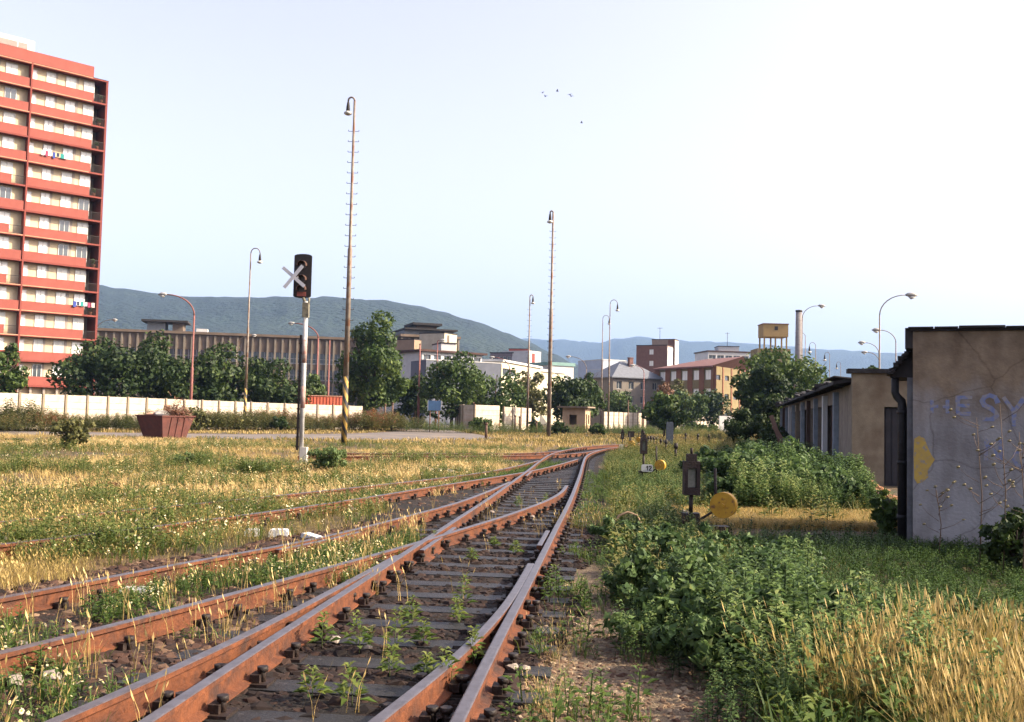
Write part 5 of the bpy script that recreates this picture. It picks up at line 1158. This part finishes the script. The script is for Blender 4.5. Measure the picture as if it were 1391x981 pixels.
def tree(name, label, cat, px, py_top, wpx, Y, leafm, zc_low=.1, n=3600, leaf=.17, seed=1, group=None, depth=1.0, skew=0):
    """tree whose crown spans wpx photo pixels at distance Y"""
    p = XY(px, Y); hgt = ZT(px, py_top, Y); wid = wpx / F * Y; kf = 1.3 if (name == 'tree' and Y < 104 and px < 400) else 1.12 if name == 'tree' else 1.0; rx = wid / 2 * 1.10 * kf; zb = hgt * zc_low * .3; rzz = (hgt - zb) / 2 * 1.06 * (1.05 if name == 'tree' else 1); zc = zb + rzz
    root = thing(name, label, cat, (p[0], Y, 0), 0, group)
    Q, v = crown_quads(rx, rx * depth, rzz, zc, n, leaf, seed); link('crown', qmesh('crown', Q, v, leafm), root)
    q = MB(); tr = max(.05, hgt * .018); q.tube([(0, 0, -.05), (tr, 0, zc * .5), (0, tr, zc), (tr, 0, zc + rzz * .6)], [tr * 1.4, tr, tr * .8, tr * .3], 8)
    rr = random.Random(seed)
    for i in range(6):
        a = rr.uniform(0, 6.28); z_ = zc * rr.uniform(.5, 1.0); q.tube([(0, 0, z_), (math.cos(a) * rx * .3, math.sin(a) * rx * .3, z_ + rzz * .3), (math.cos(a) * rx * .62, math.sin(a) * rx * .62, z_ + rzz * rr.uniform(.3, .7))], [tr * .5, tr * .3, tr * .1], 5)
    q.build('trunk', bark, root); return root
TR = [
 ('tree', 'small tree at the very left edge in front of the red tower', 6, 470, 40, 84, fol_m, .12, 2200),
 ('tree', 'dark broad tree covering the right foot of the red tower', 142, 455, 118, 90, fol_d, .08, 5200),
 ('tree', 'dark tree behind the skip, left of the red street lamp', 222, 466, 82, 93, fol_d, .08, 4400),
 ('tree', 'dark tree between the red street lamp and the fence lamp mast', 300, 470, 80, 96, fol_d, .08, 4200),
 ('tree', 'low dark tree between the fence lamp mast and the crossed signal', 368, 490, 86, 100, fol_d, .08, 4200),
 ('tree', 'small gap filling tree behind the foot of the crossed signal', 425, 508, 46, 112, fol_m, .05, 1800),
 ('round_tree', 'big round leafy tree right of the tallest lamp mast', 506, 431, 104, 106, fol_m, .06, 9000),
 ('tree', 'dark low tree filling the gap between the big round tree and the road sign', 562, 508, 56, 120, fol_d, .0, 3400),
 ('tree', 'green tree behind the blue road sign', 613, 484, 76, 112, fol_m, .16, 3800),
 ('tree', 'light green spreading tree left of the slim lamp mast', 672, 502, 88, 122, fol_m, .08, 3800),
 ('tree', 'olive brown tree behind the slim lamp mast', 722, 508, 50, 134, fol_o, .05, 2400),
 ('tree', 'dark dense tree in front of the small hut', 768, 516, 72, 112, fol_d, .05, 3800),
 ('tree', 'taller green tree behind the hut roof', 793, 499, 52, 128, fol_m, .05, 3200),
 ('tree', 'low green tree between the twin lamps and the villa', 842, 532, 50, 165, fol_m, .0, 2000),
 ('tree', 'reddish tree in front of the villa, left one of the mixed clump', 905, 519, 44, 160, fol_r, .05, 2200),
 ('tree', 'olive green tree in front of the red roofed ochre building', 925, 515, 42, 172, fol_o, .05, 2400),
 ('tree', 'bright green tree in the middle of the mixed clump', 936, 528, 46, 158, fol_m, .02, 2400),
 ('tree', 'dark green tree at the right of the mixed clump', 968, 524, 42, 163, fol_d, .02, 2200),
 ('tree', 'small green tree standing beyond the switch stands before the far fence', 902, 536, 62, 88, fol_m, .16, 3000),
 ('tree', 'large dark tree overhanging the far end of the shed', 1078, 470, 142, 84, fol_m, .06, 8000),
 ('tree', 'dark left half of the tree pair at the far end of the shed', 1036, 500, 74, 76, fol_d, .0, 6000),
 ('tree', 'sunlit tree top showing above the shed roof by the graffiti building', 1192, 489, 46, 55, fol_m, .45, 1600),
]
for i, (nm, lb, px, pt, wpx, Y, lm, low, n) in enumerate(TR): tree(nm, lb, 'tree', px, pt, wpx, Y, lm, low, int(n * (1.35 if Y < 104 and px < 400 else 1.1)), .12 + Y * .0009, 11 + i, 'trees behind the yard' if nm == 'tree' else None)
SH = [
 ('olive shrub in the dry grass left of the skip, tallest one there', 100, 564, 62, 38, fol_o, 1500), ('dark low shrub in the meadow below the skip, left part', 150, 672, 60, 20.5, fol_r, 1400),
 ('bright green bush just right of the signal foot', 450, 604, 60, 27, fol_g, 1500), ('darker small bush left of and before the signal foot', 405, 637, 30, 26, fol_o, 900),
 ('flat green bush in the meadow left of the signal', 350, 626, 70, 25.5, fol_g, 1300), ('green bush in the meadow midway between skip and signal', 262, 614, 72, 29, fol_g, 1300),
 ('dark shrub against the long fence left of the crossed signal', 380, 566, 34, 78, fol_d, 900), ('dark bush at the foot of the bright four panel fence', 653, 567, 44, 92, fol_m, 1300),
 ('round dark bush beside the foot of the second tall mast', 757, 574, 34, 88, fol_d, 1000), ('dark bush right of the slim mast foot', 727, 571, 26, 97, fol_d, 800),
 ('low bush before the hut wall', 812, 574, 26, 92, fol_m, 700), ('green bush in front of the farthest fence, left one', 945, 574, 30, 140, fol_m, 900), ('green bush in front of the farthest fence, right one', 968, 577, 24, 138, fol_m, 700),
 ('dark bush under the tree pair at the shed end', 1012, 556, 80, 60, fol_d, 3600), ('deep green bush between the shed doors and the dark tree', 1050, 574, 50, 50, fol_d, 1800),
 ('dark bush low against the right part of the graffiti wall', 1378, 690, 74, 11.0, fol_d, 1700), ('leafy bush at the foot of the shed doorway', 1190, 664, 60, 19, fol_m, 1600), ('rank green bush at the foot of the black downpipe', 1205, 672, 44, 14.8, fol_m, 1400),
 ('grey green bush at the fence behind the skip', 265, 552, 46, 70, fol_o, 1200), ('low green bush by the left edge of the meadow', 22, 600, 30, 45, fol_m, 500), ('low bush at the fence under the fence lamp mast', 330, 567, 44, 77, fol_o, 1000),
]
for i, (lb, px, pt, wpx, Y, lm, n) in enumerate(SH):
    tree('shrub', lb, 'shrub', px, pt, wpx, Y, lm, 0, n * (2 if lm is fol_g else 1), (.028 + Y * .0012) * (.65 if lm is fol_g else 1), 60 + i, 'shrubs around the yard')
# weedy thicket along the fence
def ptsline(P, n, sd, r):
    P = np.array(P, float); d = np.concatenate([[0], np.cumsum(np.linalg.norm(np.diff(P, axis=0), axis=1))]); s = r.uniform(0, d[-1], n)
    return np.stack([np.interp(s, d, P[:, 0]) + r.normal(0, sd, n), np.interp(s, d, P[:, 1]) + r.normal(0, sd, n)], 1)
r = np.random.RandomState(31)
big = [T_weed(1.0, 46, .16, .35, 100 + i, .1, 1, .35) for i in range(5)]
P = ptsline([XY(-50, 58), XY(0, 62), XY(200, 71), XY(350, 80), XY(500, 90), XY(560, 93)], 1900, 1.3, r); hN = .8 + 1.1 * vnoise(P[:, 0], P[:, 1], 4, 7)
V, v, _ = scatter(big, P, hN * r.uniform(.7, 1.2, len(P)), vshift=(vnoise(P[:, 0], P[:, 1], 3, 9) - .5) * .6)
stuff('tall_weeds', 'olive and brown tall weeds growing along the foot of the long pale fence', 'weeds', V, v, leafmat('weed_olive', [(0, (.035, .05, .015)), (.5, (.10, .11, .035)), (.88, (.20, .17, .06)), (1, (.30, .10, .06))], .25))
P = ptsline([XY(560, 94), XY(620, 90), XY(700, 95), XY(800, 95), XY(860, 100), XY(900, 110), XY(990, 115)], 900, 2.0, r)
V, v, _ = scatter(big, P, r.uniform(.4, 1.1, len(P)), vshift=(vnoise(P[:, 0], P[:, 1], 3, 9) - .5) * .5)
stuff('tall_weeds', 'green tall weeds along the short fences and around the small hut', 'weeds', V, v, leafmat('weed_green', [(0, (.04, .065, .018)), (.6, (.09, .13, .03)), (1, (.20, .20, .06))], .25))

# ================================================================ GRASSES
straw = leafmat('straw', [(0, (.055, .075, .016)), (.3, (.19, .155, .04)), (.65, (.38, .27, .09)), (1, (.55, .40, .17))], .3)
greenb = leafmat('green_blades', [(0, (.025, .055, .012)), (.6, (.075, .125, .024)), (1, (.19, .21, .05))], .35)
whites = leafmat('petals', [(0, (.42, .34, .15)), (1, (.68, .63, .46))], .3); yell = leafmat('flower_eye', [(0, (.7, .5, .05)), (1, (.7, .5, .05))], .1)
def keep_left(x, y): return (x < np.interp(y, BY, BL) + .15)
R = np.random.RandomState(77)
# --- left meadow
near_t = [T_tuft(9, .21, .003, .05, .8, .3, .8, 200 + i, i % 2 == 0) for i in range(5)]
far_t = [T_tuft(12, .20, .008, .14, 1.1, .35, .75, 210 + i, False) for i in range(5)]
x, y = frust(19000, 5, 17, 1.5, rs=R); k = keep_left(x, y); x, y = x[k], y[k]
nse = .55 * vnoise(x, y, 2.2, 21) + .45 * vnoise(x, y / 2.2, 3.5, 22); k = R.uniform(0, 1, len(x)) < np.clip(-.2 + 2.0 * nse, .4, 1); x, y, nse = x[k], y[k], nse[k]
Va, va, _ = scatter(near_t, np.stack([x, y], 1), R.uniform(.4, 1.0, len(x)) * (.6 + .8 * nse), vshift=(nse - .55) * 1.3, rs=R)
x, y = frust(21000, 17, 54, 1.6, rs=R); k = keep_left(x, y); x, y = x[k], y[k]; nse = .5 * vnoise(x, y, 3.5, 21) + .5 * vnoise(x, y / 3, 4, 23); k = R.uniform(0, 1, len(x)) < np.clip(-.3 + 2.2 * nse, .15, 1); x, y, nse = x[k], y[k], nse[k]
Vb, vb, _ = scatter(far_t, np.stack([x, y], 1), R.uniform(.4, 1.0, len(x)) * (.6 + .8 * nse), vshift=(nse - .34) * 1.3, rs=R)
stuff('dry_grass', 'straw coloured dry grass of the meadow left of the tracks', 'grass', np.concatenate([Va, Vb]), np.concatenate([va, vb]), straw)
# farther strips: between road and fence, around masts, right far
x, y = frust(15000, 54, 120, 1.5, rs=R); k = (x > np.interp(y, [50, 56, 60, 66, 72, 84, 96, 110, 150], [-60, -15, -8, -2.5, -1.2, -2.6, -5.2, -7, -8]) + .2) | ((x < np.interp(y, [60, 64, 67, 72, 79, 87, 150], [-60, -24, -18, -14, -11.5, -10.5, -14]) - .3)); k &= ~inbal(x, y); x, y = x[k], y[k]
vf_t = [T_tuft(8, .26, .03, .2, .5, .15, .95, 230 + i) for i in range(4)]
Vc, vc, _ = scatter(vf_t, np.stack([x, y], 1), R.uniform(.4, 1.0, len(x)), vshift=(vnoise(x, y, 6, 3) - .5) * .7, rs=R)
stuff('dry_grass', 'ochre dry grass around the far masts and hut', 'grass', Vc, vc, straw)
# --- green growth in meadow (patches)
gt = [T_tuft(10, .22, .005, .07, .9, .1, .9, 240 + i) for i in range(4)] + [T_weed(.28, 20, .09, .22, 250 + i, .1, .9, .35) for i in range(4)]
x, y = frust(16000, 5, 50, 1.15, rs=R); k = keep_left(x, y) & (vnoise(x, y, 2.4, 41) + .35 * vnoise(x, y, .8, 42) > .74 - .14 * (y < 16)); x, y = x[k], y[k]
Vd, vd, _ = scatter(gt, np.stack([x, y], 1), R.uniform(.6, 1.3, len(x)), rs=R)
stuff('green_weeds', 'green weed patches scattered through the dry meadow', 'weeds', Vd, vd, leafmat('meadow_green', [(0, (.04, .07, .016)), (.5, (.10, .135, .03)), (1, (.25, .25, .07))], .35))
# --- chamomile
ct = [T_cham(.25, 260 + i, 6, .009) for i in range(6)]
x, y = frust(2600, 5, 24, 1.4, rs=R); k = keep_left(x, y) & (vnoise(x, y, 2.0, 51) > .40); x, y = x[k], y[k]
Ve, ve, me_ = scatter(ct, np.stack([x, y], 1), R.uniform(.7, 1.2, len(x)), rs=R)
ct2 = [T_cham(.22, 270 + i, 5, .012) for i in range(4)]
x, y = frust(2200, 22, 46, 1.4, rs=R); k = keep_left(x, y) & (vnoise(x, y, 3.0, 52) > .48); x, y = x[k], y[k]
Vf, vf, mf = scatter(ct2, np.stack([x, y], 1), R.uniform(.7, 1.15, len(x)), rs=R)
stuff('chamomile', 'white flowering chamomile mixed into the dry meadow', 'wild flowers', np.concatenate([Ve, Vf]), np.concatenate([ve, vf]), [greenb, whites, yell], np.concatenate([me_, mf]))
cpx = [(275, 634, 1.0, 1.5), (350, 645, .8, 1.5), (150, 690, .7, 1.4), (60, 690, .9, 1.3), (215, 722, .6, 1.3), (320, 700, .6, 1.1), (560, 628, 1.3, 1.2), (640, 622, 1.6, 1.0), (20, 640, 1.2, 1.3), (130, 640, 1.4, 1.2), (500, 640, .9, 1.0),
       (440, 655, .7, 1.0), (90, 735, .5, 1.2), (160, 745, .4, 1.3), (30, 750, .5, 1.2), (250, 690, .8, 1.0), (600, 655, .8, .9), (680, 632, 1.0, .9), (40, 612, 2.2, 1.3), (180, 612, 2.0, 1.1), (330, 607, 2.0, 1.0), (540, 606, 2.2, 1.0)]
PP = []; SS = []
for px, py, sd_, sc_ in cpx:
    d = ray(px, py); k = -H / d[2]; nn_ = int(130 * min(2, sd_ + .3)); PP.append(np.stack([R.normal(d[0] * k, sd_ * .55, nn_), R.normal(d[1] * k, sd_ * .9, nn_)], 1)); SS.append(R.uniform(.6, 1.15, nn_) * sc_)
PP = np.concatenate(PP); SS = np.concatenate(SS); k = keep_left(PP[:, 0], PP[:, 1]); PP, SS = PP[k], SS[k]
k = R.uniform(0, 1, len(PP)) < .6; PP, SS = PP[k], SS[k]
Vd, vd, _ = scatter(gt, PP, SS, rs=R)
stuff('green_weeds', 'taller green weed clumps standing out of the meadow left of the tracks', 'weeds', Vd, vd, leafmat('meadow_green', [(0, (.04, .07, .016)), (.5, (.10, .135, .03)), (1, (.25, .25, .07))], .35))
# --- growth on the side track between the left rails
def between(n, y0, y1, L_, R_, rs=R):
    y = rs.uniform(y0, y1, n); f = rs.uniform(0, 1, n); a = at_y(L_, y); b_ = at_y(R_, y); return a + (b_ - a) * f, y
x, y = between(1500, 4.5, 13, L_t2, A_t1); k = (vnoise(x, y, .9, 61) > .52) & (raildist(x, y) > .12); x, y = x[k], y[k]
V1, v1, _ = scatter(gt, np.stack([x, y], 1), R.uniform(.35, .8, len(x)), rs=R)
x, y = between(500, 4.5, 12, L_t2, A_t1); k = (vnoise(x, y, .9, 61) > .58) & (raildist(x, y) > .12); x, y = x[k], y[k]
V2, v2, m2 = scatter(ct, np.stack([x, y], 1), R.uniform(.5, .85, len(x)), rs=R)
x, y = between(1600, 14, 34, L_t3, R_t3); k = raildist(x, y) > .15; x, y = x[k], y[k]
V3, v3, _ = scatter(gt, np.stack([x, y], 1), R.uniform(.4, .8, len(x)), rs=R)
x, y = between(2600, 16, 50, R_t3, L_main); k = (x < at_y(L_t2, y) - .2) | (y > 24); x, y = x[k], y[k]; k = (vnoise(x, y, 1.2, 66) > .5) & (raildist(x, y) > .2) & (x < at_y(L_main, y) - .3); x, y = x[k], y[k]
k = y > 23; x, y = x[k], y[k]
V4, v4, _ = scatter(gt, np.stack([x, y], 1), R.uniform(.4, .8, len(x)), rs=R)
z0s = lambda a: np.zeros(len(a), int)
stuff('green_weeds', 'green weeds and small white flowers between the rails of the side tracks', 'weeds', np.concatenate([V1, V2, V3, V4]), np.concatenate([v1, v2, v3, v4]), [greenb, whites, yell], np.concatenate([z0s(v1), m2, z0s(v3), z0s(v4)]))
# a few dry stalks on the left ballast
x, y = between(260, 4.5, 14, L_t2, A_t1); x2, y2 = R.uniform(-5, 1.5, 120), R.uniform(4, 22, 120); k = inbal(x2, y2); x = np.concatenate([x, x2[k]]); y = np.concatenate([y, y2[k]]); k = raildist(x, y) > .1; x, y = x[k], y[k]
V1, v1, _ = scatter([T_tuft(4, .36, .003, .03, .3, .4, 1, 280 + i, True) for i in range(4)], np.stack([x, y], 1), R.uniform(.5, 1, len(x)), rs=R)
stuff('dry_grass', 'thin dry stalks growing in the ballast between the rails', 'grass', V1, v1, straw)
# --- individual weeds inside the main track
WD = [(488, 893, .24), (536, 890, .26), (627, 830, .24), (622, 850, .16), (588, 745, .16), (704, 690, .16), (424, 955, .16), (478, 965, .2), (577, 930, .14), (529, 925, .16), (641, 915, .22), (613, 945, .22), (560, 852, .18), (700, 755, .13), (437, 885, .2), (512, 775, .10), (741, 690, .2), (640, 765, .12), (672, 745, .1), (575, 880, .14)]
wt_ = []
for i, (px, py, hh) in enumerate(WD):
    d = ray(px, py); k = (.0 - H) / d[2]; hh *= 1.25; Q, v = T_weed(hh, 40, .085, .24, 300 + i, .45, 1, .22)
    t = thing('weed', '', 'weed', (d[0] * k, d[1] * k, .01), 0, 'weeds growing between the main rails'); link('leaves', qmesh('leaves', Q[2:], v[2:], greenb), t); q = MB(); q.tube([(0, 0, -.02), (0, 0, hh * .8)], [.004, .002], 5); q.build('stem', mat('weed_stem', (.10, .14, .04)), t)
    pos = 'at the photo bottom' if py > 935 else 'near the photo bottom' if py > 870 else 'in the middle of the near track' if py > 800 else 'farther up the track' if py > 720 else 'at the far points'
    wt_.append((t, px, py, pos))
import collections
WL = ['green weed with white flowers beside it, between the near rails', 'tall green weed just right of the flowering one between the near rails', 'tallest weed midway up the near track, right of the shiny sleepers', 'small sprout at the foot of the tallest midway weed', 'weed standing right at the frog where the rails cross', 'yellowish weed above the curved inner rail, centre of the far points', 'leftmost small weed at the bottom edge between the rails', 'leafy weed at the very bottom edge between the rails', 'small weed at the bottom between the flowering weed and the blade rail', 'low weed directly below the flowering weed', 'weed leaning on the inner blade rail near the bottom', 'weed squeezed between the blade rail and the right rail at the bottom', 'pale slender weed left of the tallest midway weed', 'tiny weed by the tip of the near blade rail', 'slender weed next to the doubled left rails near the flowering one', 'tiny sprout just below the frog', 'green weed growing against the curved inner rail near its right end', 'small sprout in the dark sleepers above the shiny ones', 'tiny sprout below the curved inner rail', 'thin weed between the flowering weed and the tallest midway weed']
for (t, *_r), l in zip(wt_, WL): t['label'] = l
# flowers beside weed 0
d = ray(500, 885); k = -H / d[2]; Q, v, mm = T_cham(.22, 5, 7, .016); o = link('daisy', qmesh('daisy', Q, v, [greenb, whites, yell], mm), None, (d[0] * k, d[1] * k, 0)); tag(o, 'small white flowering daisy plant between the near rails', 'flower')
# --- right side: nettles and tall green weeds
net = leafmat('nettle_leaf', [(0, (.012, .028, .010)), (.5, (.055, .100, .030)), (.85, (.135, .20, .060)), (1, (.25, .29, .10))], .32)
nt_near = [T_weed(.78, 54, .125, .30, 320 + i, .05, .95, .16, .5) for i in range(6)] + [T_weed(.7, 60, .07, .30, 330 + i, .2, 1, .22, .3) for i in range(3)]
def rightx(y): return at_y(R_main, y)
x, y = R.uniform(.6, 11, 15000), R.uniform(5.2, 34, 15000)
lo = rightx(y) + np.interp(y, [5, 7, 8.5, 11, 16, 34], [1.30, 1.0, .75, .62, .6, .7]) + .5 * (vnoise(x, y, 1., 71) - .5)
k = (x > lo) & (x < np.interp(y, [5, 12, 13.2, 14, 16, 20, 27, 34], [3.6, 5.0, 5.0, 5.2, 6.0, 7.2, 8.9, 10.3]))
k &= R.uniform(0, 1, len(x)) < .85
k &= ~((y < 7.0) & (x > 2.3 + .1 * (y - 5)) & (vnoise(x, y, .7, 72) > .42))       # straw corner
k &= ~((y > 12.0) & (y < 17.9) & (x > 2.7) & (x < 7.5))                          # kept clear for the straw strip coloured as sunlit
k &= ~((y > 8.3) & (y <= 13.4) & (x > 3.3 + .5 * vnoise(x, y, .9, 70)))                                        # open shaded grass before the wall
x, y = x[k], y[k]; hs = (.42 + .62 * vnoise(x, y, 1.5, 73)) * np.interp(y, [5, 9, 11, 14, 20, 34], [.72, .85, .66, .5, 1.3, 1.3])
pxx = CX + F * x / y; hs = np.where((pxx > 1110) & (y < 14) & (y > 7), hs * .48, hs); hs = np.where((y > 13) & (pxx < 1000), np.minimum(hs, .36), hs); hs *= np.where(x > lo[k] + .4, 1, .55)
mo = [(900, 7.2, .5, .52), (955, 8.4, .6, .6), (860, 9.0, .45, .5), (1035, 8.8, .65, .55), (930, 10.4, .6, .55), (1120, 8.0, .5, .42), (1000, 7.2, .5, .5), (985, 11.2, .6, .5), (880, 11.5, .5, .45), (1060, 10.6, .5, .45), (960, 6.4, .4, .45), (1185, 7.7, .45, .34), (850, 13, .5, .42), (1290, 7.7, .45, .32), (1370, 7.6, .45, .32),
      (1010, 19.5, .8, 1.0), (1050, 20.5, .9, 1.15), (1085, 19.5, .9, 1.1), (1120, 20, .8, .95), (1030, 24, 1.0, 1.2), (1070, 25, 1.0, 1.3), (1000, 23, .9, 1.0), (1140, 19, .6, .75), (980, 19, .7, .75), (965, 27, 1.0, .9), (990, 31, 1.1, 1.1)]
MQ = []; MV = []
for i, (px, Y, rx_, top_) in enumerate(mo):
    Q, vv_ = crown_quads(rx_, rx_, top_ * .55, top_ * .5, 1500 if Y < 14 else 1900, .028 + .0012 * Y, 500 + i, 16); p = XY(px, Y); Q = Q + np.array([p[0], Y, 0]); MQ.append(Q); MV.append(vv_)
V, v, _ = scatter(nt_near, np.stack([x, y], 1), hs * R.uniform(.8, 1.2, len(x)), vshift=(vnoise(x, y, 1.1, 74) - .5) * .5, rs=R)
stuff('nettles', 'dense green nettles and tall weeds right of the tracks', 'weeds', np.concatenate([V] + MQ), np.concatenate([v] + MV), net)
# green grass under and beyond
x, y = R.uniform(.5, 14, 19000), R.uniform(8.5, 58, 19000); k = (x > rightx(y) + .75) & (x < np.interp(y, [5, 13, 16, 27, 58], [5.5, 7, 6.5, 9.2, 16.3])); x, y = x[k], y[k]
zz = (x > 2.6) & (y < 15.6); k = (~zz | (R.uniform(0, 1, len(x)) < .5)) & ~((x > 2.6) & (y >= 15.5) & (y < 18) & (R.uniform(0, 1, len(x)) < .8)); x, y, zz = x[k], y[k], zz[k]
V, v, _ = scatter(gt, np.stack([x, y], 1), R.uniform(.6, 1.5, len(x)) * np.where(zz, .55, 1), vshift=(vnoise(x, y, 2, 75) - .3) * .6 - .45 * zz, rs=R)  # grass near the wall coloured darker to strengthen the shade there
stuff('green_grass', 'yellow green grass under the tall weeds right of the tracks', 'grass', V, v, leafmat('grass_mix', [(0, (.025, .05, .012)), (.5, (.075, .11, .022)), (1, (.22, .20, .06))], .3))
# far right greens
x, y = R.uniform(3, 24, 9000), R.uniform(40, 105, 9000); k = (x / y < .23) & (x > rightx(np.minimum(y, 69)) + 1.0); x, y = x[k], y[k]
V, v, _ = scatter(big[:3] + vf_t[:2], np.stack([x, y], 1), R.uniform(.3, .75, len(x)), vshift=(vnoise(x, y, 4, 76) - .4) * .7, rs=R)
stuff('green_weeds', 'far green and ochre weeds between the track bend and the dark tree', 'weeds', V, v, leafmat('grass_mix2', [(0, (.03, .055, .012)), (.5, (.09, .11, .025)), (1, (.30, .24, .08))], .3))
# straw corner at the bottom right + dry clumps among the nettles + strip
dt = [T_tuft(9, .43, .0021, .08, 1.0, .4, 1, 340 + i, True) for i in range(6)]
x, y = R.uniform(1.5, 5, 2000), R.uniform(4.4, 6.7, 2000); k = (x > 2.0 + .16 * (y - 5) + 1.3 * (vnoise(x, y, .7, 81) - .45)) & (x < 4.9) & ((vnoise(x, y, .7, 82) > .26)); x, y = x[k], y[k]
xg, yg = R.uniform(1.4, 5, 700), R.uniform(4.4, 7.4, 700); VG, vG, _ = scatter(gt, np.stack([xg, yg], 1), R.uniform(.7, 1.5, 700), rs=R); stuff('green_weeds', 'green stalks mixed into the golden grass at the bottom right', 'weeds', VG, vG, greenb)
V1, v1, _ = scatter(dt, np.stack([x, y], 1), R.uniform(.45, 1.1, len(x)), vshift=(vnoise(x, y, .6, 83) - .6) * .9, rs=R)
cl = [(2.05, 10.4, .35), (2.3, 10.3, .25), (1.1, 14.5, .3), (1.5, 15.5, .3),  (3.2, 14.4, .25), ]
P = np.concatenate([np.stack([R.normal(a, s * 1.4, 18), R.normal(b_, s * 1.4, 18)], 1) for a, b_, s in cl]); k = raildist(P[:, 0], P[:, 1]) > .09; P = P[k]
P = np.concatenate([P, np.stack([R.normal(.33, .06, 16), R.normal(7.1, .35, 16)], 1), np.stack([R.normal(.22, .07, 16), R.normal(5.6, .3, 16)], 1)])
V2, v2, _ = scatter(dt, P, R.uniform(.4, .9, len(P)) * np.where(P[:, 0] < .6, .55, .85), rs=R)
x, y = R.uniform(2.9, 7.4, 7000), R.uniform(15.5, 18.1, 7000); k = x < .42 * y; x, y = x[k], y[k]
V3, v3, _ = scatter(far_t, np.stack([x, y], 1), R.uniform(.45, .8, len(x)), vshift=.12 + 0 * x, rs=R)  # strip straw paled so it reads as sunlit beyond the shade
stuff('dry_grass', 'tall golden dry grass at the bottom right and in clumps among the green weeds', 'grass', np.concatenate([V1, V2, V3]), np.concatenate([v1, v2, v3]), straw)
# low growth before the wall, its colour darkened to deepen the shade
x, y = R.uniform(3, 9, 4200), R.uniform(8.4, 14, 4200); V, v, _ = scatter(gt, np.stack([x, y], 1), R.uniform(.3, .8, len(x)), vshift=-.35 + 0 * x, rs=R); stuff('green_grass', 'low grass before the graffiti wall, its colour darkened for shade', 'grass', V, v, greenb)
# edge weeds right of the right rail
x, y = R.uniform(0, 2.6, 2600), R.uniform(5, 30, 2600); k = (x > rightx(y) + .14) & (x < rightx(y) + 1.0) & (vnoise(x, y, .8, 91) > .5); x, y = x[k], y[k]
V, v, _ = scatter(gt, np.stack([x, y], 1), R.uniform(.35, .95, len(x)), rs=R); stuff('green_weeds', 'small green weeds along the outside of the right rail', 'weeds', V, v, greenb)
# thin flowering stalks before the graffiti wall
SHM = MB().rock((0, 0, 0), .022, 3, .8).mesh('seed_head', mat('seed_cream', (.40, .36, .20), (.14, .10, .06), 60, .9))
fl = [('dry branching stalk with cream seed heads before the graffiti letters, left one', 1330, 11.3, 1.75), ('dry branching stalk with cream seed heads before the graffiti letters, right one', 1362, 11.0, 1.9), ('low stalk with cream seed heads before the foot of the graffiti wall', 1275, 12.4, .85), ('tall dry stalk with seed heads at the right photo edge', 1388, 10.6, 1.6)]
for i, (lb, px, Y, hh) in enumerate(fl):
    p = XY(px, Y); t = thing('seed_stalk', lb, 'plant', (p[0], Y, 0), 0, 'dry stalks before the graffiti wall'); rd = random.Random(i + 3); q = MB(); hq = MB()
    q.tube([(0, 0, 0), (.03, 0, hh * .5), (-.02, .02, hh)], [.008, .006, .003], 5)
    for k in range(13):
        z_ = hh * rd.uniform(.35, .95); a = rd.uniform(0, 6.28); l = rd.uniform(.12, .34); e_ = (math.cos(a) * l, math.sin(a) * l, z_ + l * rd.uniform(.3, .9)); q.tube([(0, 0, z_), (e_[0] * .6, e_[1] * .6, z_ + (e_[2] - z_) * .45), e_], [.004, .003, .002], 4)
        sh_ = link('seed_head', SHM, t, e_); sh_.scale = (1, 1, .8 + .5 * rd.random())
    q.build('stem', mat('dry_stem', (.14, .09, .06)), t)

# ================================================================ HAZE
hz = MB(); hz.box(-9500, 9500, -1900, 9900, -2.5, 620)
hm = bpy.data.materials.new('haze'); hm.use_nodes = True; nt = hm.node_tree; nt.nodes.clear(); oo = nt.nodes.new('ShaderNodeOutputMaterial'); pv = nt.nodes.new('ShaderNodeVolumePrincipled')
pv.inputs['Color'].default_value = (.36, .58, 1.0, 1); pv.inputs['Density'].default_value = .95e-4; pv.inputs['Anisotropy'].default_value = .0
nt.links.new(pv.outputs[0], oo.inputs['Volume']); tag(hz.build('haze', hm), 'thin pale summer haze over the valley', 'haze', kind='stuff')
